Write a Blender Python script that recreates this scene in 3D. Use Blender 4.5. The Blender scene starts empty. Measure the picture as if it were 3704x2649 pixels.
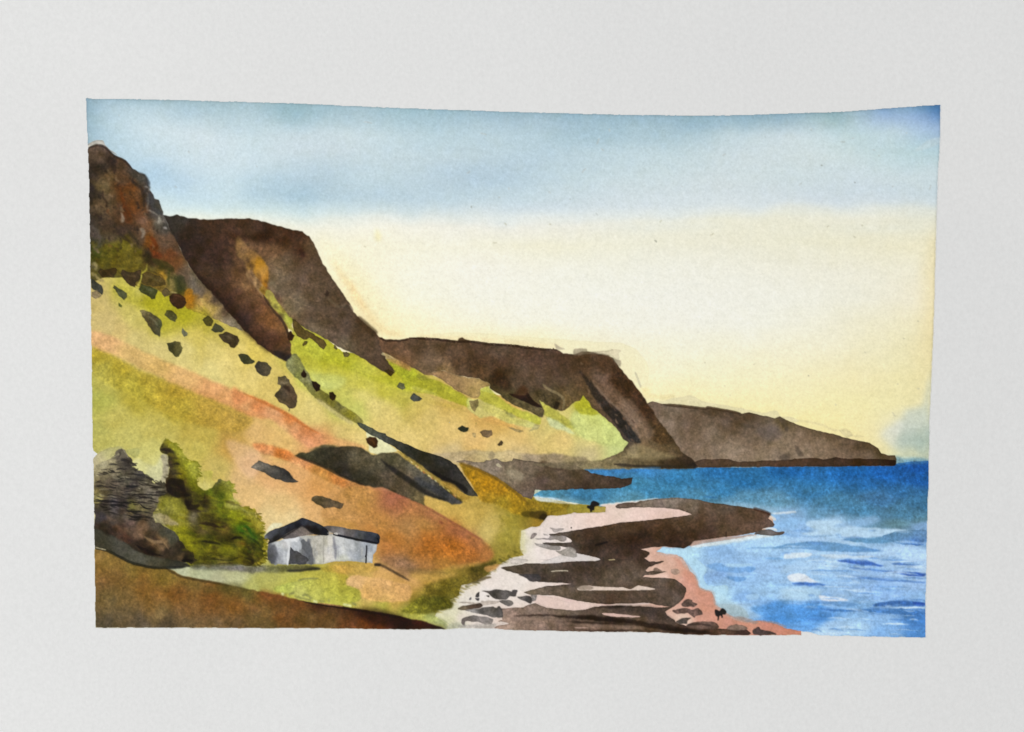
import bpy, math
import numpy as np
from mathutils import Vector

# ------------------------------------------------------------------ camera, light, exposure
scene = bpy.context.scene
SRC_W, SRC_H = 3704.0, 2649.0
cam_data = bpy.data.cameras.new('camera')
cam = bpy.data.objects.new('camera', cam_data)
scene.collection.objects.link(cam)
scene.camera = cam
cam_data.sensor_width = 36.0
cam_data.lens = 45.0
cam_data.clip_start = 0.01
cam_data.clip_end = 20.0
CAM_LOC = Vector((0.0, 0.0225, 0.300))
CAM_RX = -math.atan2(0.0225, 0.300)
cam.location = CAM_LOC
cam.rotation_euler = (CAM_RX, 0, 0)

world = bpy.data.worlds.new('World')
scene.world = world
world.use_nodes = True
bg = world.node_tree.nodes['Background']
bg.inputs['Color'].default_value = (0.975, 0.975, 1.0, 1)
bg.inputs['Strength'].default_value = 0.49

def area(name, loc, target, size, power, color):
    d = bpy.data.lights.new(name, 'AREA'); d.shape = 'RECTANGLE'
    d.size, d.size_y = size; d.energy = power; d.color = color
    o = bpy.data.objects.new(name, d); scene.collection.objects.link(o)
    o.location = loc
    o.rotation_euler = (Vector(target) - Vector(loc)).to_track_quat('-Z', 'Y').to_euler()
    return o
area('window_light', (-0.95, -0.25, 0.95), (0, 0, 0), (0.9, 0.7), 9.6, (1.0, 0.986, 0.966))
area('ceiling_light', (0.5, 0.5, 1.5), (0, 0, 0), (1.0, 0.6), 6.0, (1.0, 0.982, 0.952))

scene.view_settings.view_transform = 'Standard'
scene.view_settings.look = 'None'
scene.view_settings.exposure = 0.0
scene.view_settings.gamma = 1.0
scene.view_settings.use_curve_mapping = False
scene.render.resolution_x = 1024
scene.render.resolution_y = 732

#PAINT-BEGIN
# ------------------------------------------------------------------ watercolour pigment simulation (numpy)
# The sheet is ruled in the units below (about 0.065 mm each); frames are drafting windows on the sheet.
STEP = 2.2
X0, Y0, X1, Y1 = 296.0, 344.0, 3424.0, 2322.0
GW, GH = int((X1 - X0) / STEP) + 1, int((Y1 - Y0) / STEP) + 1
FR = {'V': (0, 0, .6131), 'A': (280, 320, 2.706), 'B': (1080, 320, 2.706), 'C': (1880, 320, 2.706), 'D': (2680, 320, 2.706),
      'E': (280, 900, 3.608), 'F': (880, 900, 3.608), 'G': (1480, 1150, 3.608), 'H': (2080, 1150, 3.608), 'I': (2680, 1150, 2.706),
      'J': (280, 1350, 3.608), 'K': (880, 1350, 3.608), 'L': (1400, 1550, 3.608), 'M': (280, 1800, 3.063), 'N': (880, 1800, 3.063),
      'O': (1480, 1850, 3.383), 'P': (2080, 1650, 2.389), 'Q': (2700, 1650, 2.388)}
rng = np.random.default_rng(11)

def P(f, *a):
    ox, oy, s = FR[f]
    a = np.array(a, float).reshape(-1, 2)
    return np.stack([ox + a[:, 0] / s, oy + a[:, 1] / s], 1)

def J(*parts):
    return np.concatenate(parts)

def cs(f, *a):
    """colour samples in a frame: x, y, 'rrggbb', ..."""
    ox, oy, s = FR[f]
    return [(ox + a[i] / s, oy + a[i + 1] / s, a[i + 2]) for i in range(0, len(a), 3)]

def hexc(h):
    h = h.lstrip('#')
    return np.array([int(h[i:i + 2], 16) / 255 for i in (0, 2, 4)])

def gk(s):
    r = max(1, int(3 * s + .5)); x = np.arange(-r, r + 1)
    k = np.exp(-x * x / (2 * s * s)); return k / k.sum()

def blur(a, sx, sy=None):
    sy = sx if sy is None else sy
    for ax, s in ((1, sx), (0, sy)):
        if s <= .2: continue
        k = gk(s); r = len(k) // 2
        pad = [(0, 0), (0, 0)]; pad[ax] = (r, r)
        b = np.pad(a, pad, mode='edge'); n = a.shape[ax]; out = np.zeros_like(a)
        for i, w in enumerate(k):
            out += w * (b[:, i:i + n] if ax == 1 else b[i:i + n, :])
        a = out
    return a

def noise(s, sy=None):
    sy = sy or s
    q = max(1, int(min(s, sy) / 2))
    h, w = GH // q + 3, GW // q + 3
    n = blur(rng.standard_normal((h, w)).astype(np.float32), s / q, sy / q)
    if q > 1:
        yy = np.arange(GH) / q; xx = np.arange(GW) / q
        y0 = yy.astype(int); x0 = xx.astype(int); fy = (yy - y0)[:, None]; fx = (xx - x0)[None]
        n = (n[y0][:, x0] * (1 - fy) * (1 - fx) + n[y0][:, x0 + 1] * (1 - fy) * fx + n[y0 + 1][:, x0] * fy * (1 - fx) + n[y0 + 1][:, x0 + 1] * fy * fx)
    else:
        n = n[:GH, :GW]
    return ((n - n.mean()) / n.std()).astype(np.float32)

N1, N2, N3, N4, N5 = noise(.8), noise(1.7), noise(4.5), noise(13), noise(34)
WX, WY, WX2, WY2 = noise(2.0), noise(2.0), noise(6), noise(6)
NH, NH2 = noise(9, 1.3), noise(22, 2.4)
GRAN = .55 * N1 + .62 * N2 + .45 * N3
CAN = np.ones((GH, GW, 3), np.float32) * hexc('e1e2e1').astype(np.float32)
LAB = np.zeros((GH, GW), np.int16)
NAMES = ['']

def smooth(p, closed=True, n=6):
    m = len(p); out = []
    for i in range(m if closed else m - 1):
        if closed: a, b, c, d = p[i - 1], p[i], p[(i + 1) % m], p[(i + 2) % m]
        else: a, b, c, d = p[max(i - 1, 0)], p[i], p[i + 1], p[min(i + 2, m - 1)]
        L = np.hypot(*(c - b)); lim = lambda v: v * min(1, L / (np.hypot(*v) * .5 + 1e-6))
        t1 = lim((c - a) * .5); t2 = lim((d - b) * .5)
        t = np.linspace(0, 1, n, endpoint=False)[:, None]
        out.append((2*t**3-3*t**2+1)*b + (t**3-2*t**2+t)*t1 + (-2*t**3+3*t**2)*c + (t**3-t**2)*t2)
    if not closed: out.append(p[-1:])
    return np.concatenate(out)

def dens(p, closed=True, d=2.0):
    q = np.concatenate([p, p[:1]]) if closed else p
    out = []
    for a, b in zip(q[:-1], q[1:]):
        n = max(1, int(np.hypot(*(b - a)) / d))
        out.append(a + (b - a) * (np.arange(n) / n)[:, None])
    if not closed: out.append(q[-1:])
    return np.concatenate(out)

def wob(p, r):
    ix = np.clip(p[:, 0].astype(int), 0, GW - 1); iy = np.clip(p[:, 1].astype(int), 0, GH - 1)
    return p + r * np.stack([WX[iy, ix] + .8 * WX2[iy, ix], WY[iy, ix] + .8 * WY2[iy, ix]], 1) * .55

def raster(p, pad=3):
    """coverage of polygon p (grid units) on its bounding window"""
    x0 = max(0, int(p[:, 0].min()) - pad); x1 = min(GW, int(p[:, 0].max()) + pad + 2)
    y0 = max(0, int(p[:, 1].min()) - pad); y1 = min(GH, int(p[:, 1].max()) + pad + 2)
    if x1 <= x0 or y1 <= y0: return None
    SS = 4; h, w = y1 - y0, x1 - x0
    acc = np.zeros((h, w + 2))
    a = p; b = np.roll(p, -1, 0)
    ya, yb = (a[:, 1] - y0 + .5) * SS, (b[:, 1] - y0 + .5) * SS
    lo = np.ceil(np.minimum(ya, yb) - .5).astype(int); hi = np.ceil(np.maximum(ya, yb) - .5).astype(int)
    lo = np.clip(lo, 0, h * SS); hi = np.clip(hi, 0, h * SS); n = hi - lo
    k = n > 0
    if not k.any(): return None
    e = np.repeat(np.nonzero(k)[0], n[k])
    st = np.repeat(np.cumsum(n[k]) - n[k], n[k])
    r = lo[e] + (np.arange(len(e)) - st)
    t = (r + .5 - ya[e]) / (yb[e] - ya[e])
    x = np.clip(a[e, 0] + (b[e, 0] - a[e, 0]) * t - x0 + .5, 0, w)
    s = np.where(yb[e] > ya[e], 1., -1.) / SS
    ix = np.floor(x).astype(int); fx = x - ix
    np.add.at(acc, (r // SS, ix), s * (1 - fx)); np.add.at(acc, (r // SS, ix + 1), s * fx)
    m = np.clip(np.abs(np.cumsum(acc, 1)[:, :w]), 0, 1).astype(np.float32)
    return m, (y0, y1, x0, x1)

def idw(samples, win, pw, s0, ay, warp=9.):
    y0, y1, x0, x1 = win
    step = 2 if (y1 - y0) * (x1 - x0) > 40000 else 1
    yy, xx = np.mgrid[y0:y1 + step:step, x0:x1 + step:step].astype(np.float32)
    iy = np.clip(yy.astype(int), 0, GH - 1); ix = np.clip(xx.astype(int), 0, GW - 1)
    X = (xx + warp * N4[iy, ix] * .6 + warp * .3 * N3[iy, ix]) * STEP + X0
    Y = (yy + warp * np.roll(N4, 200, 1)[iy, ix] * .6) * STEP + Y0
    num = np.zeros(yy.shape + (3,), np.float32); den = np.zeros(yy.shape, np.float32)
    for sx, sy, h in samples:
        w = 1.0 / (((X - sx) ** 2 + ((Y - sy) * ay) ** 2) / 100 + s0) ** pw
        num += w[..., None] * hexc(h).astype(np.float32); den += w
    c = num / den[..., None]
    if step == 2:
        c = (np.repeat(np.repeat(c, 2, 0), 2, 1)); c = np.stack([blur(c[..., i], .8) for i in range(3)], 2)
    return c[:y1 - y0, :x1 - x0]

def rows_field(rows, win):
    """rows of samples from top to bottom, interpolated along and between the rows"""
    y0, y1, x0, x1 = win
    X = np.arange(x0, x1) * STEP + X0; Y = (np.arange(y0, y1) * STEP + Y0)[:, None] + 5 * N4[y0:y1, x0:x1] + 5 * N5[y0:y1, x0:x1]
    ry, rc = [], []
    for r in rows:
        r = sorted(r); xs_ = [a[0] for a in r]; cc = np.array([hexc(a[2]) for a in r])
        ry.append(np.interp(X, xs_, [a[1] for a in r])); rc.append(np.stack([np.interp(X, xs_, cc[:, i]) for i in range(3)], 1))
    out = np.broadcast_to(rc[0][None], (y1 - y0, x1 - x0, 3)).astype(np.float32).copy()
    for a in range(len(rows) - 1):
        t = np.clip((Y - ry[a][None]) / (ry[a + 1] - ry[a])[None], 0, 1)[..., None]
        out = np.where(Y[..., None] >= ry[a][None, :, None], rc[a][None] * (1 - t) + rc[a + 1][None] * t, out)
    return np.stack([blur(out[..., i].astype(np.float32), 9, 4) for i in range(3)], 2)

def wash(name, p, col, r=.5, soft=0., edge=.0, ew=1.6, gran=.05, mott=.04, alpha=1., sm=True, pw=1.9, s0=7., ay=1., mask_mul=None, multiply=False, horiz=0., warp=4., under=None, drag=0.):
    q = (p - np.array([X0, Y0])) / STEP
    if sm: q = smooth(q)
    q = dens(q)
    if r: q = wob(q, r)
    res = raster(q, pad=int(4 + soft * 3))
    if res is None: return
    m, win = res; y0, y1, x0, x1 = win; sl = (slice(y0, y1), slice(x0, x1))
    hard = m
    if soft > 0: m = blur(m, soft)
    if drag:   # dry-brush: paper tooth shows at the margin
        m = np.clip((m - .5) * 1.2 + .5 + drag * NH[sl] * (1 - np.abs(2 * m - 1)), 0, 1)
    c = rows_field(col, win) if isinstance(col, tuple) else idw(col, win, pw, s0, ay, warp) if not isinstance(col, str) else np.ones(m.shape + (3,), np.float32) * hexc(col).astype(np.float32)
    tone = .58 * gran * GRAN[sl] + .2 * mott * (.6 * N4[sl] + .5 * N3[sl]) + horiz * (.7 * NH[sl] + .6 * NH2[sl])
    tone = tone * (.45 + .85 * (1 - c.mean(2)))
    if edge:
        mb = blur(hard, ew)
        rim = np.clip((1 - mb) * 2, 0, 1) * hard
        tone = tone + edge * rim
    c = np.clip(c * np.exp(-tone)[..., None], 0, 1)
    a = (m * alpha)[..., None]
    if mask_mul is not None: a = a * mask_mul[sl][..., None]
    if multiply: CAN[sl] = CAN[sl] * (1 - a + a * c)
    else: CAN[sl] = CAN[sl] * (1 - a) + c * a
    if name:
        if name not in NAMES: NAMES.append(name)
        k = NAMES.index(name); L = LAB[sl]
        sel = m > .5
        if under is not None: sel &= (L > 0)
        L[sel] = k

def stroke(p, w, col, alpha=.8, soft=.4, taper=(.1, .1), r=.3, gran=.08, name=None, closed=False, w2=None):
    """tapered brush stroke; w in sheet units"""
    q = dens(smooth((p - np.array([X0, Y0])) / STEP, closed=False), closed=False, d=1.5)
    d = np.gradient(q, axis=0); n = np.stack([-d[:, 1], d[:, 0]], 1) / (np.hypot(d[:, 0], d[:, 1])[:, None] + 1e-6)
    t = np.linspace(0, 1, len(q))
    ww = (w if w2 is None else w + (w2 - w) * t) * np.minimum(1, np.minimum((t + .02) / (taper[0] + 1e-3), (1.02 - t) / (taper[1] + 1e-3))) ** .7 / STEP / 2
    poly = np.concatenate([q + n * ww[:, None], (q - n * ww[:, None])[::-1]])
    wash(name, poly * STEP + np.array([X0, Y0]), col, r=r, soft=soft, gran=gran, alpha=alpha, sm=False, mott=.05)

def hatch(p, n, ln, w, col, ang=0.05, alpha=.8, seed=1, soft=.3, cols=None):
    rg = np.random.default_rng(seed)
    q = (p - np.array([X0, Y0])) / STEP
    m, (y0, y1, x0, x1) = raster(dens(smooth(q)))
    ys, xs = np.nonzero(m > .6)
    for _ in range(n):
        k = rg.integers(len(ys)); L = ln * rg.uniform(.4, 1.5); a = ang + rg.normal(0, .1)
        cx, cy = (xs[k] + x0) * STEP + X0, (ys[k] + y0) * STEP + Y0
        t = np.array([-.5, 0, .5]); b = rg.normal(0, .06) * L
        pts = np.stack([cx + t * L * math.cos(a), cy + t * L * math.sin(a) + np.array([0, b, 0])], 1)
        stroke(pts, w * rg.uniform(.5, 1.5), cols[rg.integers(len(cols))] if cols else col, alpha * rg.uniform(.5, 1), soft, (.4, .5), .5)

# ragged needles along the crowns
def fringe(p, n, ln, w, cols, ang, seed, inset=6):
    rg_ = np.random.default_rng(seed); q = dens(smooth(p, closed=False), closed=False, d=3)
    for _ in range(n):
        c = q[rg_.integers(len(q))] + rg_.normal(0, 3, 2); a = ang + rg_.normal(0, .35); L = ln * rg_.uniform(.4, 1.4)
        d_ = np.array([math.cos(a), math.sin(a)])
        stroke(np.stack([c - d_ * inset * 1.5, c, c + d_ * L]), w * rg_.uniform(.6, 1.4), cols[rg_.integers(len(cols))], .8, .35, (.1,.7), .4)
# ---- outline of the taped-off picture
OUT = J(P('A', 70, 92, 850, 104, 2165, 145), P('B', 1000, 190, 2165, 232), P('C', 1000, 257, 1700, 264), P('D', 0, 258, 900, 230, 1955, 155),
        P('D', 1950, 480, 1925, 1000, 1910, 1500), P('I', 1890, 30, 1870, 500, 1852, 900, 1840, 1400), P('Q', 1577, 60, 1575, 200, 1560, 620, 1555, 1000, 1545, 1300, 1543, 1568),
        P('Q', 1200, 1562, 800, 1553, 620, 1546, 540, 1522, 472, 1512, 474, 1548), P('P', 1500, 1552, 1000, 1545, 700, 1525, 0, 1520), P('O', 1300, 1465, 1000, 1443, 600, 1440, 440, 1456, 0, 1455),
        P('N', 900, 1458, 0, 1455), P('M', 1000, 1448, 203, 1445, 196, 1000, 190, 500, 183, 0), P('J', 213, 1500, 209, 1110, 262, 1052, 215, 1010, 203, 960, 195, 600, 186, 0),
        P('E', 175, 1000, 165, 500, 155, 0), P('A', 100, 800, 92, 560, 80, 350))

# ---- sky
SKY = tuple(cs('V', *r) for r in (
    (188,216,'7092a6', 230,218,'86a6b4', 400,222,'90acb6', 560,227,'95b0b8', 650,230,'86a9b4', 800,234,'98b2bc', 900,238,'8fb0bc', 1050,242,'86a8b6', 1200,246,'8aaab8', 1350,250,'82a4b4', 1500,253,'84a6b6', 1640,254,'84a6b6', 1750,251,'7fa1b2', 1850,247,'7a9ea6', 1900,245,'90acb8', 1960,242,'6c92b8', 2010,239,'7a9fbc', 2050,236,'5a88b0', 2087,233,'3a6ca2'),
    (192,240,'7f9fb0', 230,244,'9ab4c0', 300,246,'a9c0c9', 400,246,'9fb8c2', 560,250,'a0b9c2', 650,254,'90b0bb', 800,258,'a6bdc6', 900,262,'9cb8c2', 1050,266,'94b0bd', 1200,270,'98b2bf', 1350,272,'90aebc', 1500,276,'8fadbb', 1640,276,'94b1be', 1750,274,'98b2be', 1850,270,'92b0b4', 1900,268,'a6bec6', 1960,262,'90accc', 2010,258,'8eaccc', 2050,254,'7c9cc6', 2087,250,'4a7ab0'),
    (195,300,'8caab8', 240,290,'a6bfc9', 330,290,'b8cad0', 450,295,'bccbd0', 560,300,'b4c8ce', 660,300,'b4c5ca', 800,300,'b6c8cd', 950,300,'a8c0c8', 1100,305,'a9c0c9', 1300,300,'9eb9c4', 1450,300,'9eb9c4', 1600,300,'aec3c9', 1750,302,'bccbcf', 1900,300,'aec6ca', 1990,290,'aec4cc', 2040,285,'9ab6d0', 2087,280,'8aa8cc'),
    (196,350,'94b0bd', 260,340,'a6bfca', 330,345,'b0c6d0', 460,350,'bacbd1', 560,350,'b8cad0', 700,350,'aec2ca', 850,350,'b2c5cb', 1000,350,'aec2c9', 1200,345,'a8bfc9', 1350,340,'acc2ca', 1500,345,'b2c6cb', 1650,345,'bac9cd', 1800,345,'bccbcc', 1950,340,'b2c8ca', 2040,330,'a6c2c8', 2085,330,'a4c0c8'),
    (200,400,'96b2c0', 330,395,'a0bdce', 400,400,'aac2d0', 500,395,'b4c9d0', 600,400,'a6bfcb', 700,405,'a2bac7', 800,400,'acc2ca', 950,400,'aabfc8', 1080,400,'a4bbc8', 1250,395,'afc4cb', 1400,395,'b6c8cc', 1600,400,'bfccce', 1750,395,'bac9cb', 1900,400,'bccbd0', 2080,395,'b9cacd'),
    (400,440,'b0c8d2', 520,440,'b2c8cf', 600,436,'a9c0ca', 660,438,'9db8c5', 780,440,'a9c0ca', 900,438,'aac0ca', 1050,435,'acc2cb', 1200,436,'b6c8ce', 1400,434,'bdcbcf', 1600,430,'c0cccf', 1800,428,'bccad0', 1950,428,'bac9cf', 2080,425,'b6c7cd'),
    (420,465,'bccfd0', 600,468,'b8cccd', 700,468,'b8cbcd', 850,468,'b8c9cb', 1000,464,'b9c8cc', 1200,462,'bccad0', 1400,460,'c2ced2', 1600,456,'c4cfd1', 1800,452,'c1ccd0', 1950,452,'bfcbcf', 2080,452,'bdcacd'),
    (420,482,'ccd6cc', 690,484,'c8d2ca', 850,486,'cbd1ca', 1000,480,'c6cfcb', 1200,480,'c3ced0', 1400,474,'c6cfce', 1600,468,'c9cfca', 1800,464,'c9cec4', 2080,466,'c7cec6'),
    (690,500,'d4d5c4', 850,502,'d8d8c8', 1000,500,'d3d4c8', 1200,498,'d1d3c9', 1400,492,'d1d2c2', 1600,484,'d1d1bc', 1800,482,'d1d1bc', 2075,486,'cdcfba'),
    (700,545,'dcdabc', 840,545,'dad8bc', 1000,545,'d8d8c4', 1200,540,'d5d4b8', 1400,540,'d5d5c0', 1600,535,'d1d1ba', 1800,535,'d2d2b8', 2050,545,'d6d2b0', 2070,545,'d4ca9c'),
    (740,600,'dfd9b0', 800,600,'ddd9b8', 900,600,'dad9c4', 1050,600,'d8d8ca', 1300,600,'d6d8ca', 1500,600,'d5d7ca', 1700,600,'d4d5c6', 1900,600,'d4d4c2', 2030,600,'d6d4bc', 2068,600,'d8cc9c'),
    (780,660,'e2d5a0', 830,655,'dfdab4', 900,660,'dad9c0', 1050,660,'d8d9ca', 1300,660,'d7d9cd', 1500,660,'d6d8cd', 1700,660,'d5d7cb', 1900,660,'d4d5c4', 2030,660,'d8d4b8', 2068,660,'dacd9a'),
    (830,725,'e4d39a', 900,715,'dfd9ac', 1000,712,'dbd9bc', 1150,715,'d9d9c6', 1300,715,'d8d9ca', 1500,720,'d8d9cc', 1700,720,'d6d8ca', 1850,715,'d6d4bc', 2030,720,'d8d2a8', 2066,720,'dacb92'),
    (880,750,'e4d7a0', 1000,745,'e0d9ac', 1200,752,'ddd8ac', 1350,765,'dcd8b8', 1500,780,'dad9c0', 1700,780,'dad7b6', 1850,770,'d8d5b4', 2000,775,'d6d09e', 2062,775,'d6c98e'),
    (1380,800,'e0d9ae', 1420,850,'e2d8a4', 1500,835,'ddd9b0', 1600,830,'dcd8ae', 1750,830,'dcd6a8', 1900,835,'dad19a', 2000,835,'d9d094', 2062,835,'d6ca8c'),
    (1440,885,'e2d79c', 1600,880,'dfd69c', 1750,890,'ded69c', 1900,895,'dcd392', 2000,895,'dad192', 2060,895,'d4ca90'),
    (1750,930,'e0d48c', 1850,950,'dfd28a', 1930,960,'dcd090', 1990,950,'cccbaa', 2020,950,'bac2b2', 2058,950,'a8b6a4'),
    (1900,985,'e0d088', 1960,990,'d8ce92', 2000,985,'bcc6b4', 2050,985,'a2b4a4'),
    (1960,1015,'d8cc8c', 2000,1015,'c2c698', 2055,1015,'bcc4a0')))
def warm(h):
    c = hexc(h); k = float(np.clip((c[0] - c[2]) / .03 + .6, 0, 1))      # the cream half of the sky, not the blue
    c = c * (1 + k * np.array([.028, .018, .0])); c = c.mean() * .16 * k + c * (1 - .16 * k) + .006 * k; return ''.join('%02x' % int(min(255, v * 255)) for v in c)
SKY = tuple([(x, y, warm(h)) for x, y, h in r_] for r_ in SKY)
wash('painted_sky', OUT, SKY, r=.35, edge=.16, ew=2.2, gran=.012, mott=.012, horiz=.005, ay=1.7, s0=9, pw=1.9, sm=False, warp=2)
PIC = CAN.copy()
q_ = wob(dens((OUT - np.array([X0, Y0])) / STEP), .35)
m_, w_ = raster(q_); OUTM = np.zeros((GH, GW), np.float32); OUTM[w_[0]:w_[1], w_[2]:w_[3]] = m_
# brushed soft blue clouds and warm glow by the cliff
for k_ in range(26):
    x_, y_ = rng.uniform(700, 2000), rng.uniform(466, 512)
    stroke(P('V', x_ - rng.uniform(60, 180), y_ + rng.uniform(-3, 6), x_, y_, min(2070, x_ + rng.uniform(60, 200)), y_ + rng.uniform(-6, 3)), rng.uniform(12, 26), ('c9d6da', 'dedccb', 'd2d9d4')[k_ % 3], .28, 6, (.4,.4), 1, .01)
for x, y, rx, ry, c, a in ((620,430,90,22,'8fb0c2',.35),(700,330,120,16,'c4ccd0',.3),(1050,385,130,20,'9ab4c6',.3),(380,405,46,11,'93b4cc',.4),(350,380,30,9,'93b4cc',.35),(1400,300,190,18,'8fadba',.35),(900,260,180,8,'8aabb8',.35),
                           (820,430,120,13,'9cb4c4',.25),(1200,440,160,10,'aabfca',.3),(1750,350,180,10,'c2cccc',.3),(1900,430,120,8,'b0c2cc',.3),(1560,410,150,12,'bdc9ce',.3),(1150,360,70,14,'9fb6c4',.25),(480,320,80,14,'bccad0',.3)):
    t = np.linspace(0, 2 * np.pi, 14, endpoint=False)
    wash(None, P('V', *np.stack([x + rx * np.cos(t), y + ry * np.sin(t)], 1).ravel()), c, r=3, soft=11, alpha=a, gran=.02, mott=.03)
stroke(P('V', 735,575, 775,635, 812,690, 850,732, 900,746), 26, 'dcb878', .55, 4, (.3,.3), 1)
stroke(P('V', 775,625, 800,668, 818,690), 14, 'dcae70', .6, 2.5, (.3,.3), 1)
wash(None, P('V', 700,520, 800,600, 880,730, 820,720, 760,620), 'ddd4a4', soft=9, alpha=.4)
wash(None, J(P('G', 200,265, 550,197, 1050,202, 1200,228, 1450,247, 2165,292), P('H', 530,325, 720,370, 850,470, 950,620, 965,715, 900,900, 600,700, 0,480)), 'dcd4a6', r=.6, soft=.5, alpha=.5, edge=.06, gran=.015, mott=.02)
stroke(P('G', 100,250, 500,275, 1000,300, 1400,335, 2000,390), 22, 'dfc58c', .4, 3)
stroke(P('H', 780,700, 860,910), 8, 'a8a489', .6, .5)
wash(None, P('H', 850,910, 960,920, 970,1010, 920,1040), 'e2cf90', soft=2, alpha=.6)
stroke(P('H', 950,1020, 1200,1035, 1300,1020), 14, 'd6c68c', .5, 1.5)
wash(None, P('B', 760,1380, 810,1440, 800,1500, 750,1480), 'd9cf96', soft=3, alpha=.6)
# paper specks caught in the sky wash
rg = np.random.default_rng(5)
for f, x, y, L, a in (('D',690,400,30,1.5),('D',1625,435,16,0),('D',1095,490,18,0),('D',1000,525,50,0),('D',1300,600,26,.1),('D',1350,662,16,0),('D',790,748,18,.2),('D',580,940,45,-.8),('D',1115,926,12,0),('D',1485,960,26,-.6),
        ('D',1855,970,50,-1.2),('D',850,1355,24,-.5),('D',1185,1340,20,.2),('D',1110,1455,26,.6),('C',880,410,32,1.5),('C',810,600,36,.7),('C',765,520,70,-1.2),('C',630,805,60,-.9),('C',2000,655,36,-.6),('C',290,1020,30,.8),('C',490,1085,18,0),
        ('C',755,1230,40,.9),('C',295,1330,26,.2),('C',1380,1305,34,-.6),('C',1880,1430,50,-.6),('C',1325,1500,34,.8),('C',1590,965,30,.7),('B',680,335,90,.2),('B',1810,445,70,.3),('B',1660,820,40,-.8),('B',1690,1160,22,1.5),
        ('B',1965,1065,20,.2),('B',2055,980,22,1.2),('B',2025,1330,28,.8),('B',1920,1512,46,0),('B',650,1550,30,.2),('A',400,265,12,0),('A',1085,625,24,1),('A',1755,765,18,.3),('A',955,965,24,.7),('I',1735,37,22,0),('I',1595,205,22,0),
        ('I',1215,335,22,.4),('I',130,452,16,.6),('I',660,568,14,0),('I',1740,690,28,0),('I',1535,655,18,0),('I',930,850,22,1.2),('I',1500,945,60,.9),('H',1690,590,18,0),('H',1950,888,26,0),('H',2020,1015,16,0)):
    ox, oy, s = FR[f]; c = np.array([ox + x / s, oy + y / s]); d = np.array([math.cos(a), math.sin(a)]) * L / s / 2
    dark = 'a3aaa6' if oy + y / s < 800 else 'aaa78c'
    if (f, x) in (('I', 660), ('B', 1690), ('C', 1325), ('D', 1115), ('D', 790)): dark = '74776c'
    stroke(np.stack([c - d, c + rg.normal(0, 1.2, 2), c + d]), 5.5, dark, .5, .6, (.2,.2), .3)
wash(None, J(P('D', 1780,540, 1850,500, 1945,480), P('D', 1940,540, 1800,600, 1700,610)), 'b3c3c4', soft=1.2, alpha=.45)
wash(None, P('I', 1860,500, 1840,1000, 1835,1400, 1620,1380, 1520,1280, 1380,1180, 1420,1080, 1560,1000, 1620,900, 1780,850), cs('I', 1700,1000,'b8c2b4', 1650,1200,'9fb0a4', 1480,1080,'c8ccc2', 1750,1250,'98aca0', 1450,1180,'c8cbb8', 1700,1350,'bcc09c'), r=1, soft=5, alpha=.75, gran=.03)

# ---- sea
SEA = cs('V', 1210,1095,'4f93a8', 1350,1043,'3e82bc', 1450,1040,'3d86c4', 1600,1045,'1f68a8', 1750,1042,'155d9e', 1900,1045,'115aa6', 2040,1036,'0c42a6', 2040,1060,'1650a6', 1960,1040,'1050ac',
    1500,1062,'2f78a8', 1650,1065,'2069a4', 1800,1065,'2a6fa4', 1300,1090,'38799c', 1400,1075,'3f86a4', 1450,1085,'3b80a2', 1600,1085,'3277a4', 1800,1085,'3472a0', 1900,1080,'2a6ba4', 2000,1090,'3069a0',
    1250,1112,'6a9aa8', 1400,1103,'5790a2', 1550,1105,'4e8aa6', 1660,1108,'5f94ac', 1720,1112,'6998ac', 1850,1110,'487f9f', 1950,1105,'426f98', 2040,1115,'3a6c90',
    1650,1122,'84acc4', 1700,1130,'7ea6c0', 1750,1140,'7ba6d0', 1820,1136,'5f92b4', 1900,1132,'4d84a4', 1960,1145,'54809a', 2000,1140,'4c7990', 2040,1150,'567f8c',
    1740,1155,'80acd8', 1780,1172,'84aeda', 1850,1160,'8fb4d4', 1900,1155,'5b88a6', 1990,1160,'557c88', 2044,1165,'7099c4', 1840,1175,'a4c4da',
    1700,1200,'9cc2e0', 1650,1210,'94bce0', 1800,1200,'98bce0', 1950,1195,'7fa8cc', 2040,1200,'5f8cba', 1880,1190,'9abedd',
    1520,1225,'a0c8e0', 1600,1225,'80abd8', 1750,1240,'88b2da', 1850,1240,'90b6da', 1900,1235,'9abde0', 2000,1220,'9cbfe2', 2040,1240,'a4c4e4',
    1580,1260,'8cb4da', 1600,1270,'769fd0', 1700,1260,'8ab2dc', 1650,1290,'86b0da', 1800,1270,'8cb4da', 1950,1270,'86add8', 2040,1265,'a0c0e0', 2040,1290,'8eb4e0',
    1600,1320,'9cc4de', 1700,1310,'8cb6dc', 1760,1325,'9cc0de', 1850,1330,'8eb5dc', 1950,1315,'80aadc', 2040,1325,'84b0de', 1650,1325,'7caade',
    1620,1350,'96b2c4', 1660,1358,'88accb', 1720,1350,'5a94d8', 1800,1350,'5490d6', 1820,1370,'4486d0', 1900,1345,'70a0d0', 1950,1370,'7ca8d6', 2030,1345,'4a80c8', 2040,1375,'3f7ac2',
    1720,1375,'4a8cd4', 1790,1385,'5896d8', 1850,1385,'94bade', 1830,1400,'a0c2de', 1900,1392,'9cc2e2', 1960,1400,'74a6dc', 2045,1402,'4684cc')
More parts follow.
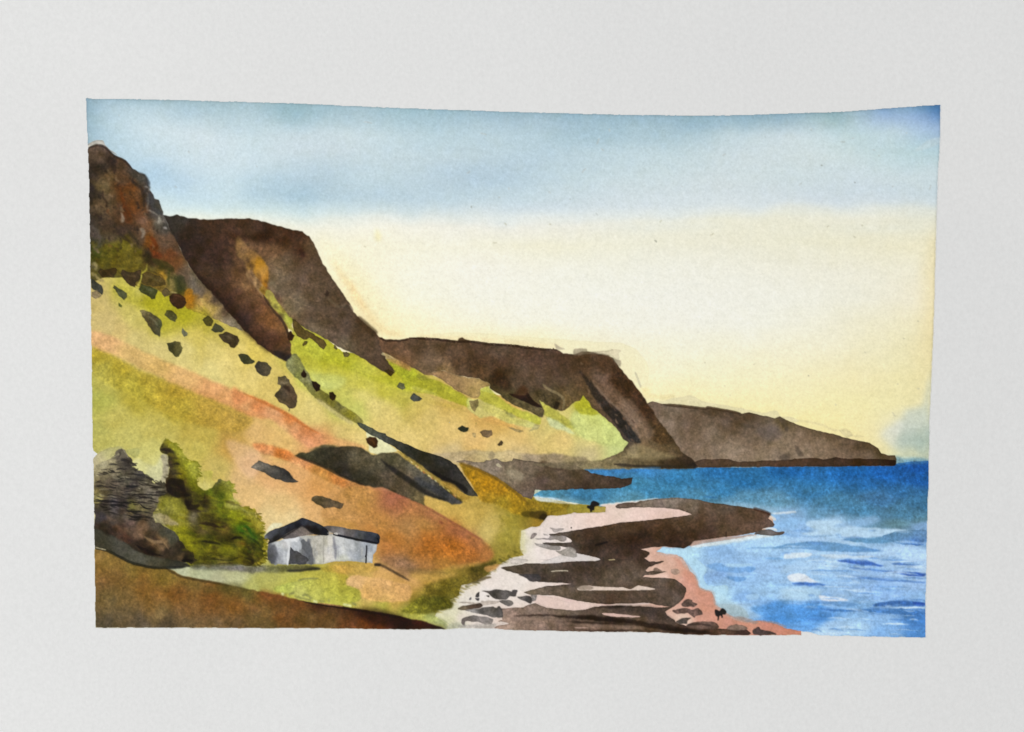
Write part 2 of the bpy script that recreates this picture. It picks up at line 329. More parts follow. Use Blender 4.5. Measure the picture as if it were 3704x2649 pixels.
wash('painted_sea', J(P('V', 1180,1100, 1290,1033, 1500,1038, 1700,1036), P('I', 0,1455, 1480,1450, 1518,1425, 1560,1420, 1700,1405, 1838,1400), P('Q', 1577,60, 1575,200, 1560,620, 1555,1000, 1545,1300, 1543,1568, 1200,1562, 800,1553, 620,1546, 540,1522, 472,1512), P('V', 1500,1390, 1350,1250, 1300,1120)),
     SEA, r=.4, gran=.07, mott=.03, horiz=.035, ay=2.4, s0=6, pw=2.0, sm=False, edge=.05, mask_mul=OUTM, warp=2)
wash(None, P('V', 1180,1100, 1290,1030, 2060,1020, 2060,1150, 1700,1120, 1300,1110), '286a9e', alpha=.3, gran=.22, mott=.1, soft=4)
wash(None, P('V', 1700,1040, 2055,1036, 2050,1075, 1900,1080), '1458a8', alpha=.45, gran=.15, mott=.1, soft=5)
wash(None, P('I', 1520,1350, 1600,1385, 1720,1370, 1838,1395, 1838,1420, 1700,1430, 1520,1430), '4c86a8', soft=2, alpha=.55, gran=.15)
W, D = [], []
def sea(col, *a, alpha=.82, soft=.9, r=.6, edge=.04, gran=.05, f='Q'):
    wash(None, P(f, *a), col, r=r, soft=soft, alpha=alpha, edge=edge, gran=gran, mott=.05)
sea('c8d4da', 210,490, 300,482, 420,475, 425,490, 250,502, soft=.8)
sea('a6c6dc', 540,560, 690,556, 790,555, 825,575, 760,600, 680,660, 560,690, 480,670, 640,640, 520,600)
sea('a8c8e0', 830,610, 1080,620, 1400,640, 1260,660, 1160,695, 960,695, 880,712, 950,750, 900,755, 820,700)
sea('8fb4dc', 780,600, 900,560, 1100,520, 1150,560, 1000,610, alpha=.5, soft=2)
sea('c6d3d9', 325,855, 340,845, 420,835, 560,840, 540,870, 450,885, 330,890, edge=.0)
sea('b9cddb', 640,850, 780,850, 1110,870, 900,885, 760,885, 690,880, soft=.8)
sea('a9c8e2', 450,900, 800,900, 700,1000, 300,1010, 400,930, alpha=.4, soft=2)
sea('d4d8dc', 355,1040, 420,1015, 500,1018, 530,1040, 600,1080, 640,1090, 480,1090, 380,1080, edge=0)
sea('d2d5da', 625,1205, 700,1215, 800,1225, 880,1248, 780,1254, 660,1250, edge=0)
sea('a4c4dc', 1110,1300, 1540,1297, 1540,1318, 1300,1310)
sea('b8ccdc', 1495,660, 1560,655, 1560,688)
sea('a2c6dc', 280,1160, 420,1130, 620,1150, 640,1200, 500,1240, 360,1220, alpha=.6, soft=2)
sea('7fa9d8', 1400,760, 1555,780, 1550,900, 1500,980, 1380,900, 1250,850, 1300,800, alpha=.0)
sea('a4c5e4', 1180,800, 1555,790, 1550,980, 1450,930, 1250,860, alpha=.55, soft=3)
sea('548abd', 230,790, 420,750, 640,740, 840,760, 1150,815, 1000,830, 700,822, 420,800)
sea('6695bf', 0,790, 230,785, 420,795, 250,800, 0,800, alpha=.6)
sea('7ba6cf', 480,690, 750,685, 660,700, 500,702, alpha=.7)
sea('4f86b0', 840,715, 1000,705, 1250,700, 1300,735, 1150,752, 950,748)
wash(None, P('Q', 1170,695, 1260,662, 1350,645, 1440,640, 1560,652, 1560,745, 1480,770, 1300,755), cs('Q', 1250,690,'5584ac', 1500,700,'5a82a8', 1450,760,'3868b8', 1400,660,'5f8cb0'), r=.8, soft=.5, edge=.06, gran=.1)
sea('2450b0', 780,910, 900,893, 1020,900, 1110,925, 1180,950, 1050,945, 860,925, gran=.1)
sea('3464b8', 1250,930, 1320,918, 1460,945, 1330,945)
sea('6b98c8', 1150,880, 1340,885, 1330,920, 1200,915, alpha=.5, soft=1.5)
sea('4a78c6', 890,960, 1200,985, 1545,1012, 1545,1035, 1420,1035, 1200,1000, 900,970)
sea('2a54bc', 1330,1010, 1480,1010, 1545,1022, 1530,1038, 1400,1035, gran=.1)
sea('5482c6', 910,1040, 1250,1060, 1540,1085, 1540,1097, 1300,1085, 950,1058)
sea('6c9ad0', 820,1030, 900,1050, 1100,1080, 1300,1075, 1100,1100, 860,1070, alpha=.5, soft=1.5)
sea('2b58b0', 400,1095, 550,1095, 680,1110, 650,1127, 420,1115, gran=.1)
sea('7aa6d4', 240,1105, 400,1100, 480,1120, 300,1120, alpha=.6)
sea('6f9cca', 1150,1130, 1330,1160, 1200,1155, alpha=.6)
sea('2c5ca6', 1110,1275, 1250,1250, 1450,1255, 1535,1270, 1530,1295, 1300,1297, 1100,1298, gran=.12)
sea('2448b4', 1440,1262, 1535,1268, 1530,1293, 1460,1292, alpha=.7, soft=1)
sea('3a72b8', 680,1322, 1080,1322, 1250,1316, 1400,1325, 1540,1350, 1540,1382, 1350,1370, 1100,1352, 760,1340, gran=.12, alpha=.85)
sea('5688be', 660,1270, 800,1256, 960,1280, 900,1300, 700,1292, alpha=.8)
sea('3f86d0', 300,1250, 500,1262, 640,1270, 655,1330, 560,1400, 400,1440, 230,1420, 60,1345, 40,1305, 150,1290, alpha=.6, soft=2, gran=.1)
sea('5a90cc', 0,960, 80,970, 40,1000, 0,1000)
sea('6aa0d6', 160,885, 230,876, 320,888, 230,900, alpha=.7)
sea('6a9cd2', 1140,940, 1250,925, 1330,960, 1550,960, 1530,985, 1400,1010, 1200,985, f='P')
sea('5c90c8', 1310,1040, 1470,1050, 1460,1080, 1380,1082, f='P')
sea('9cc4e0', 1310,930, 1530,930, 1530,948, 1330,958, f='P')
sea('98c0e0', 1480,1200, 1590,1195, 1570,1240, 1490,1235, f='P', alpha=.7)
sea('8eb8e0', 1290,1015, 1430,1010, 1400,1035, f='P', alpha=.7)
sea('1f62a8', 1105,350, 1230,355, 1215,365, 1120,360, f='P', alpha=.6)
sea('a4cce0', 700,825, 760,785, 900,800, 1100,780, 1010,850, 1060,900, 1140,970, 1110,1050, 1160,1120, 1310,1120, 1310,1210, 1230,1270, 1120,1180, 1000,1050, 950,900, f='P', edge=.08, soft=.4)
sea('a8cbd8', 1180,1170, 1300,1210, 1400,1290, 1480,1330, 1480,1390, 1340,1380, 1210,1290, f='P', alpha=.6, soft=2)
sea('8fa3a8', 1210,1280, 1400,1290, 1480,1340, 1500,1400, 1340,1380, 1280,1340, f='P', alpha=.65, soft=1.5)
sea('b4cdd8', 1000,775, 1250,740, 1560,690, 1740,690, 1500,730, 1200,780, f='P', alpha=.8)
sea('7fb0dc', 1720,560, 1911,540, 1911,640, 1800,620, 1740,640, f='P', alpha=.5, soft=2)
sea('8cb8e4', 0,520, 250,510, 420,505, 300,560, 240,600, f='Q', alpha=.4, soft=2)
for k in range(95):   # small glints and ripples
    x, y = rg.uniform(250, 1400), rg.uniform(640, 1320); L = rg.uniform(60, 260)
    stroke(P('Q', x, y, x + L / 2, y - rg.uniform(-3, 8), x + L, y + rg.uniform(0, 12)), rg.uniform(4, 10), ('9cc0e2', '6c9acc', '5f92cc', 'a8c8e4', '4f80c4', 'b4d0e6')[k % 6], .45, 1.0, (.4,.4), .6)

for k in range(80):
    x, y = rg.uniform(500, 1420), rg.uniform(880, 1540); L = rg.uniform(80, 300)
    stroke(P('Q', x, y, x + L / 2, y + rg.uniform(-4, 6), min(x + L, 1550), y + rg.uniform(2, 16)), rg.uniform(3, 8), ('b8d2e8', '4f86ca', 'c0d6e6', '3f74bc', '8fb8e0')[k % 5], .5, .6, (.5,.5), .6)
# ---- far headland on the right
wash(None, J(P('H', 960,1100, 1150,1085, 1240,1050, 1360,1035, 1480,1010, 1560,1030, 1640,1080, 1740,1105, 2165,1175), P('I', 30,885, 140,915, 230,925, 340,905, 390,965, 500,970, 560,1020, 330,1020, 0,960), P('H', 1700,1200, 1150,1140)), 'c2bb98', r=.5, soft=.7, alpha=.5, edge=.08, gran=.03)
stroke(P('I', 560,1000, 800,1050, 860,1085, 960,1105, 1030,1095, 1080,1150, 1210,1165), 8, 'c4b888', .5, .7)
wash(None, P('I', 960,1110, 1030,1100, 1070,1110, 1090,1155, 1030,1170), 'c2b78a', soft=.7, alpha=.5, edge=.1)
wash('painted_far_headland', J(P('H', 900,1200, 945,1110, 1010,1085, 1060,1100, 1150,1130, 1500,1165, 1690,1185, 1725,1166, 2165,1245), P('I', 80,925, 330,985, 380,965, 440,1000, 600,1065, 900,1140, 1150,1205, 1260,1225, 1345,1275, 1370,1325, 1440,1345, 1505,1345, 1518,1380, 1518,1430, 1480,1450, 700,1457, 0,1460), P('V', 1540,1036, 1480,1000)),
     cs('H', 1000,1130,'6c5846', 1300,1200,'72604c', 1700,1200,'52402e', 1500,1300,'63503e', 1200,1400,'7f6c58', 1550,1400,'5f4c3a', 1900,1300,'63503e', 2100,1280,'57442f', 1800,1450,'7c6a56', 1200,1550,'7f6b58', 1600,1560,'7a6450') +
     cs('I', 80,970,'4c3a28', 400,1030,'5c4c30', 100,1080,'685644', 300,1100,'6e5e50', 150,1250,'6e5a44', 400,1250,'857058', 200,1350,'88745c', 600,1200,'7c6650', 800,1250,'7e6850', 700,1100,'66523a', 900,1170,'5c4830', 1100,1250,'64503c', 1200,1240,'4a3820', 1330,1290,'4c3c24', 1000,1330,'745e48', 1250,1330,'6c5844', 600,1340,'8a7660', 400,1360,'7a6854') +
     cs('V', 1580,960,'76634e', 1620,1000,'8a7660', 1560,1000,'78644e', 1560,920,'6e5b48'),
     r=.5, edge=.28, ew=1.8, gran=.10, mott=.09, sm=False, soft=.4)
wash(None, J(P('V', 1545,1022, 1600,1018), P('I', 0,1408, 200,1400, 400,1390, 700,1370, 820,1385, 920,1365, 1000,1375, 1200,1382, 1400,1385, 1500,1390, 1518,1420, 1480,1448, 700,1456, 0,1460), P('V', 1600,1037, 1545,1036)), cs('I', 0,1440,'4c3826', 500,1420,'4a3422', 900,1410,'3d2a1a', 1300,1410,'35220f', 1480,1415,'24150a'), r=.6, edge=.25, gran=.1, soft=.3)
for a in ((0,1040, 140,1060, 100,1090), (360,970, 430,1000, 460,1090, 440,1110, 400,1040), (520,1240, 560,1270, 620,1350, 560,1350), (380,1350, 480,1330, 470,1390, 400,1390)):
    wash(None, P('I', *a), '4c4034', soft=1, alpha=.65, r=.8)
wash(None, P('I', 140,1100, 300,1060, 400,1100, 380,1180, 260,1210), '5c5048', soft=2.5, alpha=.5)
wash(None, P('H', 1700,1180, 2165,1250, 2165,1390, 2090,1380, 1850,1290, 1640,1270), '4e3c2a', soft=1.5, alpha=.6, gran=.15)
stroke(P('H', 1140,1128, 1500,1163, 1700,1182, 1730,1168, 2165,1245), 10, '3c2a1a', .8, .5)

# ---- land: grassy slopes
LAND = cs('V', 214,671,'b8a25c', 285,650,'aea43a', 342,671,'a29a14', 300,640,'b4aa48', 410,696,'9a9212', 300,700,'b9ab54', 360,700,'a69e22', 450,715,'a89a2c', 490,740,'b4a244',
    230,720,'bca664', 300,760,'c0b06c', 400,780,'c6b870', 440,750,'bdac4e', 470,770,'c6b566', 520,790,'ccb868', 560,830,'cdb86a', 470,830,'cabc74', 350,790,'c4b470', 400,820,'c8b870', 260,740,'c2aa68',
    620,850,'c2ac58', 600,870,'c6ae5c', 700,920,'cbb76a', 660,880,'cab666', 760,960,'cbb66a', 800,985,'cdb66e', 560,790,'c6b04c', 690,900,'ccba6e', 500,820,'cfbc70', 840,1000,'c8b068',
    680,800,'aaa62c', 700,780,'a8a62a', 720,790,'a6a41c', 760,800,'a8a41c', 680,840,'bcbc4c', 740,830,'b2ac34', 800,850,'b4ae38', 760,870,'b6b24a', 720,870,'b2b44c', 800,870,'c8bc68', 850,860,'b4ac34', 880,830,'aca620', 900,880,'b0a63c', 790,910,'b8b854', 830,900,'cdbd70', 760,900,'b0b04a',
    860,930,'ccb86a', 850,960,'cdb66c', 950,930,'c8b064', 930,900,'c0aa52', 1000,960,'d0b26a', 900,980,'d0b86e', 1000,930,'c8ac62', 1000,910,'bf9f4c', 1070,920,'c69c50', 1150,960,'cfae68', 1120,930,'c8a050', 1250,970,'cdb26c', 1100,1000,'cdb06e', 1050,975,'d2ad6a', 1180,940,'c6b268', 1300,985,'c6b870', 1230,930,'c2b468', 1280,950,'bebc68',
    1320,900,'a8a624', 1340,930,'b0b44c', 1360,960,'b4bc68', 1370,985,'b7c074', 1310,960,'bfbd70', 1320,870,'a4a218', 1000,1010,'bda878', 1150,1005,'c2aa74', 1300,1000,'b8a878',
    225,850,'a9a042', 300,880,'a8982e', 380,900,'a89428', 450,920,'a8902c', 260,930,'b2a64a', 350,950,'b2a448', 450,960,'b09a3c', 520,960,'b08c3c', 510,990,'b58a38', 230,980,'aea64c', 280,970,'b4ab54', 330,1000,'b6ae58', 340,1025,'bfbc74', 430,1010,'b4a446', 480,1040,'b6a04c', 470,1090,'b8a44c', 215,880,'a0a040', 215,950,'a8a44c', 240,1015,'a8a452',
    560,960,'cca464', 620,990,'cfa862', 700,970,'cf8f5c', 740,980,'cc8450', 600,1060,'cf9c60', 560,1040,'cc9a62', 650,1060,'cf985a', 700,1090,'c88c48', 560,1100,'cfa868', 620,1120,'cfab6c', 600,1150,'cfb478', 700,1130,'ce9e60', 640,1160,'d0b67c', 540,1060,'caa468',
    780,1100,'b88040', 850,1110,'a86a48', 800,1140,'b07838', 760,1160,'b8843c', 900,1150,'a8682c', 1000,1180,'a85f28', 850,1190,'b0702c', 840,1170,'b27430', 950,1220,'a86028', 870,1230,'a86a34', 1050,1210,'a86038', 900,1250,'9a6c3c',
    380,1262,'a9ac88', 450,1270,'a6aa80', 520,1280,'a8a878', 480,1295,'a4a480', 560,1310,'a4a454', 600,1290,'a4a04a', 640,1320,'a9a83c', 700,1290,'aaa238', 660,1340,'aeae4c', 740,1340,'a9a83c', 760,1300,'b3a040', 780,1255,'aa8c34', 800,1270,'bd9848', 850,1275,'c89850', 840,1310,'cc9c60', 900,1310,'c48e44', 920,1290,'c49450', 880,1335,'bd9440', 850,1350,'a29c34',
    950,1280,'b08434', 1000,1265,'a88430', 930,1345,'6c6410', 970,1320,'5c5410', 940,1320,'8a7420', 900,1360,'8f8c30', 975,1345,'48460a', 1010,1295,'6b5c14', 1020,1270,'7d6820', 1050,1262,'5a4c14', 1075,1255,'4c4410', 1080,1240,'8f7c28', 1110,1220,'8a7a28', 1120,1190,'988a2c', 1140,1160,'968528', 1110,1240,'958228', 990,1365,'8f9250', 960,1375,'a4a45c', 930,1370,'9c9c44',
    1000,1100,'b2943c', 960,1110,'bf9c48', 1060,1120,'b0923c', 1120,1100,'988228', 1150,1130,'94801c', 1080,1060,'a87810', 1060,1040,'9a6c0a', 1150,1090,'9c7a14', 1200,1120,'8d7a1c', 1170,1150,'7a681a', 1190,1155,'94701c', 1100,1170,'bda452', 1040,1150,'bc9c44', 1080,1190,'bfa858', 1000,1130,'bf9c44')
LAND = [(a, b, ''.join('%02x' % int(v) for v in hexc(c) * 255 * (1.0, .99, .94))) if b < 1690 and hexc(c)[0] > .74 else (a, b, c) for a, b, c in LAND]
wash('painted_hillside', J(P('V', 190,560, 300,600, 450,680, 640,760, 660,700, 760,780, 880,800, 1000,850, 1200,900, 1320,860, 1400,985, 1540,1040, 1300,1040, 1184,1062, 1183,1102, 1215,1106), P('P', 0,415, 100,420, 200,430, 262,440, 262,485, 170,492, 60,492, 0,497), P('O', 1700,60, 1650,110, 1600,180, 1460,205, 1375,240, 1362,480, 1410,548, 1250,570, 1130,640, 1000,725, 940,790, 830,870, 640,915, 600,1040, 495,1090, 525,1190, 350,1215, 310,1290, 470,1400, 480,1440, 300,1452), P('V', 600,1392, 212,1390, 211,1100, 230,1045, 205,1000)),
     LAND, r=.7, gran=.045, mott=.03, s0=10, pw=2.3, sm=False, warp=3)
wash('painted_grass_spit', P('P', -60,420, 0,413, 100,420, 200,432, 262,440, 262,483, 170,492, 60,492, -60,500), cs('P', 0,450,'8f8028', 100,450,'968628', 240,460,'a08c3c'), r=.5, edge=.12)
# green flashes
gw = lambda c, p, **k: wash(None, p, c, **{**dict(r=1.0, soft=.9, gran=.08, mott=.09, alpha=.8, edge=.05), **k})
gw('989a18', J(P('G', -120,640, 0,650, 100,710, 130,800, 300,800, 600,940, 770,1060, 770,1165, 600,1110, 300,1000, 0,950, -60,900)))
gw('bcb650', P('G', 20,930, 300,1000, 560,1090, 500,1080, 300,960, 100,900), alpha=.5)
gw('a4a82c', P('G', 1030,870, 1050,930, 1300,1130, 1600,1260, 1710,1290, 1690,1390, 1500,1330, 1200,1200, 900,1050, 930,930))
gw('b6bb68', P('G', 760,1050, 900,1060, 1100,1150, 1400,1300, 1640,1380, 1560,1430, 1300,1370, 1100,1290, 940,1310, 820,1240, 760,1180), alpha=.65)
gw('b0a848', P('G', 1080,1130, 1400,1290, 1560,1350, 1480,1390, 1200,1320, 950,1170), alpha=.5, soft=2)
gw('a2a034', P('G', 1740,1060, 1900,1200, 2100,1330, 2165,1450, 2000,1400, 1800,1300, 1700,1200, 1690,1080), alpha=.8)
gw('b8c26c', P('H', 60,1180, 200,1200, 330,1270, 460,1370, 560,1480, 690,1620, 600,1680, 300,1640, 100,1560, 0,1500, -60,1300), alpha=.75, soft=2)
gw('a6a51c', P('H', 100,1020, 160,1090, 220,1190, 300,1260, 200,1280, 60,1240, 0,1120, 60,1090), alpha=.8, soft=1.2)
gw('b9c48c', P('G', 1800,1300, 2000,1380, 2165,1520, 2000,1470, 1830,1400), alpha=.8, soft=1.2)
gw('b09c30', P('G', 0,930, 300,1080, 700,1160, 560,1170, 200,1060), alpha=.5, soft=2.5)
gw('c08c40', P('G', 950,1280, 1250,1360, 1500,1480, 1300,1430, 1000,1340), alpha=.5, soft=2)
gw('9c9814', P('E', 700,650, 900,640, 1180,640, 1300,800, 1600,860, 1620,960, 1350,900, 1100,820, 800,800), alpha=.35, soft=4)
gw('a8a030', P('E', 480,480, 700,520, 800,660, 740,720, 600,660, 450,560), alpha=.6, soft=2)
gw('b6c070', P('K', 880,0, 1300,40, 1300,160, 1150,220, 1000,180, 900,60), alpha=.5, soft=3)
gw('a4a81c', P('K', 1500,0, 1900,60, 2165,160, 2165,260, 1900,150, 1650,80), alpha=.5, soft=3)
gw('aaae2c', P('F', 640,1170, 900,1180, 1200,1320, 1500,1460, 1760,1600, 1500,1624, 1200,1500, 900,1420, 700,1380), alpha=.45, soft=3, gran=.12)
gw('9c9c10', P('F', 1060,1380, 1300,1420, 1420,1560, 1200,1480), alpha=.4, soft=4)

# ---- second headland beyond the cottage hillside (brown wall with orange and green foot)
G3 = cs('G', 100,400,'4e3a26', 500,400,'503b26', 900,420,'523c2a', 1200,450,'584432', 300,560,'66503a', 600,550,'553e2a', 900,560,'442f1c', 1200,600,'4c3420', 1600,500,'50392a', 2000,500,'4a3424', 1500,700,'594432', 1200,780,'35230f', 1900,700,'4c3828', 700,680,'5c452e', 900,730,'50381f',
        200,640,'6f573c', 450,680,'80643c', 1400,850,'54402e', 1700,850,'4e3c2c', 2000,850,'4c3a28', 1150,880,'47391c', 1250,1000,'4c4424', 1400,1120,'5c5230', 1650,1200,'57492a', 2100,950,'5f4c30', 2050,1050,'6c5630', 1850,1000,'4c3f24') + \
     cs('H', 100,600,'47321f', 400,600,'4c3420', 300,800,'6a5240', 500,850,'3c2614', 700,900,'3e2814', 100,850,'573f26', 80,980,'5c4824', 400,1000,'6f553f', 650,1100,'7a604a', 900,1200,'42301c', 400,1200,'54402c', 800,1350,'7a634c', 1050,1400,'48341e', 950,1550,'6e583e', 1150,1560,'4c3a1c', 500,1350,'4f3e30', 650,1500,'3a3024') + \
     cs('V', 1440,1000,'6a5638', 1480,1015,'5f4c30', 1520,1030,'2c2014', 1400,1020,'8a7a50', 1300,1025,'8c7c54') + cs('F', 1900,1250,'5e422c', 2050,1350,'62472f', 2000,1450,'74502c')
wash('painted_middle_headland', J(P('F', 1700,1080, 1770,1145, 1860,1185, 2050,1190, 2165,1170), P('G', 0,262, 150,258, 300,270, 480,290, 620,308, 640,275, 700,268, 780,298, 900,330, 1100,332, 1200,350, 1300,350, 1500,378, 1600,385, 1700,400, 1930,415, 2010,470, 2165,470), P('H', 100,440, 250,455, 430,490, 500,540, 575,640, 640,720, 700,790, 860,980, 940,1110, 1060,1290, 1200,1480, 1290,1610),
        P('V', 1510,1000, 1545,1030, 1543,1038, 1500,1040, 1300,1036, 1380,1000, 1394,981), P('H', 620,1580, 560,1470, 460,1360, 330,1260, 220,1180, 160,1080, 100,1008, 60,1080, 0,1080), P('G', 2060,1200, 1990,1215, 1900,1190, 1780,1120, 1700,1055, 1760,1210, 1740,1270, 1690,1285, 1500,1200, 1250,1080, 1150,980, 1050,930, 1045,865, 900,790, 760,770, 640,760, 450,690, 330,700, 200,740, 120,690, 0,640), P('F', 2100,1520, 1920,1400, 1830,1360, 1700,1200)),
     G3, r=.9, edge=.2, gran=.13, mott=.07, sm=False, soft=.55)
wash(None, P('G', 200,740, 330,700, 450,690, 640,755, 760,775, 900,792, 1045,865, 1040,890, 940,920, 900,1040, 700,990, 520,880, 330,760), cs('G', 400,750,'927048', 700,850,'a0804c', 850,950,'a08448', 600,880,'8a6c44'), r=.8, soft=.5, edge=.2, gran=.1)
wash(None, P('F', 1830,1360, 1940,1410, 2165,1530, 2165,1600, 2050,1560, 1920,1500), cs('F', 1900,1430,'a88a4c', 2100,1540,'a0743c'), soft=1, gran=.12, alpha=.85)
wash(None, P('F', 1900,1480, 2165,1590, 2300,1660, 2165,1700, 1990,1640), '989c1c', soft=1.2, gran=.1, alpha=.85)
gw('7a7c1c', P('G', 120,720, 220,770, 280,800, 160,815, 120,780), alpha=.7, soft=1)
wash(None, P('G', 1100,690, 1250,740, 1320,860, 1300,960, 1180,900, 1060,850), '2f1d0e', soft=3, alpha=.7, gran=.2)
wash(None, P('G', 1300,985, 1500,1010, 1545,970, 1610,1060, 1735,1168, 1600,1140, 1400,1050), '1f110a', r=.6, soft=.6, alpha=.95, gran=.15)
wash(None, P('G', 1480,880, 1560,960, 1500,1020, 1350,1010), '442614', soft=2, alpha=.7)
wash(None, P('G', 1200,1030, 1350,1060, 1560,1140, 1740,1180, 1745,1265, 1690,1283, 1500,1190, 1280,1090), '564a2c', r=1, soft=.7, alpha=.9, gran=.18, edge=.15)
wash(None, P('G', 1640,960, 1780,930, 1900,985, 1970,1060, 1960,1140, 1900,1190, 1800,1120, 1690,1040), '463a22', soft=1, alpha=.85, gran=.2)
stroke(P('G', 1740,860, 1820,930, 1960,1000, 2020,1090, 2005,1200), 9, '7d6c48', .8, .6)
stroke(P('G', 1940,1090, 1920,1160, 1900,1190), 16, '1c130a', .8, .8)
wash(None, P('G', 560,540, 900,520, 1000,640, 800,680, 640,640), '432e18', soft=5, alpha=.5, gran=.2)
wash(None, P('H', 55,705, 130,735, 250,880, 400,1060, 560,1200, 700,1390, 860,1615, 760,1624, 640,1530, 450,1300, 330,1150, 220,1000, 130,830), cs('H', 200,850,'2c2620', 600,1300,'231e18', 800,1560,'26241f', 120,750,'3a2c20'), r=.8, soft=1.0, alpha=.9, gran=.18)
wash(None, P('H', 490,620, 560,650, 700,800, 900,1050, 1100,1370, 1290,1620, 1050,1624, 900,1400, 760,1200, 600,990, 520,900, 480,780), cs('H', 600,780,'3a2614', 850,1150,'35200f', 1100,1500,'46321a'), r=.9, soft=1.2, alpha=.75, gran=.22)
stroke(P('H', 230,830, 420,1060, 640,1260, 860,1560), 8, '7a6450', .6, .8)
stroke(P('H', 640,1060, 800,1300, 1000,1560), 44, '826852', .55, 2.5)
for k in range(40):
    x = rg.uniform(60, 800); y = 640 + (x - 60) * 1.05 + rg.uniform(-80, 260)
    stroke(P('H', x, y, x + rg.uniform(10, 50), y + rg.uniform(30, 80)), rg.uniform(3, 8), ('2c1c10', '6b4c34', '8a6c52')[k % 3], .5, .6, (.3,.3), .8)
wash(None, P('H', 130,405, 160,410, 165,450, 250,440, 420,470, 470,510, 540,540, 590,548, 606,580, 590,640, 540,600, 430,500, 250,470, 0,485, 0,405), '80725c', r=.6, soft=.9, alpha=.65, edge=.12)
wash(None, P('H', 280,448, 440,435, 480,410, 595,422, 572,470, 572,535, 520,530, 430,478), 'd2c6a4', r=.5, soft=.5, alpha=.8, edge=.10)
stroke(P('H', 280,442, 420,432, 485,408), 4, 'a09478', .5, .5)
wash(None, P('G', 1890,340, 1980,385, 2030,405, 1930,410), '9c9078', soft=.6, alpha=.7)
stroke(J(P('G', 0,264, 300,275, 620,312, 800,312, 1100,345, 1300,358, 1700,405, 1930,418)), 9, '2c1c10', .85, .4)
fringe(P('G', 0,266, 300,274, 620,310, 800,308, 1100,340, 1300,354, 1700,402, 1930,416), 40, 2, 5, ('3c2c20', '4a3828', '5c4836'), -1.4, 41, 3)
# rocky foot of the headland and the dark spit reaching into the bay
wash(None, P('L', 560,340, 800,330, 1100,290, 1400,300, 1640,300, 1850,330, 2165,330, 2400,350, 2600,380, 2600,480, 1000,470, 850,420), cs('L', 700,370,'b5a07a', 1000,370,'a8946c', 1350,350,'b3a272', 1600,350,'bda878', 1900,380,'94826a', 2400,420,'8c7c5c', 2165,400,'84725a'), r=1.2, soft=1.6, alpha=.85, gran=.1, edge=.08)
wash('painted_rocky_spit', J(P('L', 900,430, 1000,425, 1150,440, 1260,440, 1290,408, 1340,412, 1365,400, 1420,398, 1540,435, 1625,430, 1640,395, 1700,398, 1790,412, 1900,430, 2030,450), P('P', 0,75, 60,110, 130,140, 300,175, 400,195, 495,186, 485,240, 400,275, 200,283, 0,285), P('L', 2165,812, 1945,800, 1915,870, 1890,925, 1780,890, 1620,780, 1500,690, 1300,575, 1150,515, 960,460)),
     cs('L', 1000,445,'86725c', 1200,500,'85755f', 1400,520,'87796a', 1600,560,'8a7c60', 1500,470,'726050', 1700,500,'655544', 1900,560,'6b5c48', 1700,640,'7c6c54', 1500,620,'7c6c56', 1800,720,'5c4a3a', 2000,700,'54423a', 1850,850,'66564a', 2100,600,'54442f') + cs('P', 50,160,'4f402e', 200,220,'4a3a2a', 350,230,'3f3024', 450,230,'3a2c22', 100,260,'3c2c20'),
     r=.8, edge=.28, gran=.12, mott=.08, sm=False)
wash(None, P('L', 1420,480, 1450,455, 1500,500, 1470,505), 'b0a684', soft=.4, alpha=.8)
wash(None, P('L', 1560,560, 1680,540, 1780,600, 1770,660, 1720,680, 1600,640), '978a70', soft=.8, alpha=.6, edge=.15)
stroke(P('L', 1340,400, 1370,350, 1400,315), 22, '8c7c5c', .6, .8)
stroke(P('L', 2000,440, 2165,500, 2300,520), 18, '3c2c1e', .7, 1)
wash(None, J(P('V', 1180,1030, 1290,1022, 1400,1015, 1500,1015, 1543,1030, 1540,1040, 1450,1040, 1330,1042, 1260,1040)), cs('V', 1250,1030,'6f6248', 1330,1028,'7c6e4a', 1420,1030,'5c4c30', 1500,1030,'3a2c1c', 1540,1036,'1f180f'), r=.8, soft=.9, alpha=.85, gran=.12)
wash(None, P('V', 1390,1005, 1410,985, 1460,1000, 1500,1015, 1430,1020), '8c7c54', soft=2, alpha=.6)
stroke(P('P', 330,72, 600,88, 900,92, 1060,98), 10, '2c2418', .8, .7)
stroke(P('P', 130,118, 400,128, 740,102), 12, '2f78c0', .5, 1)

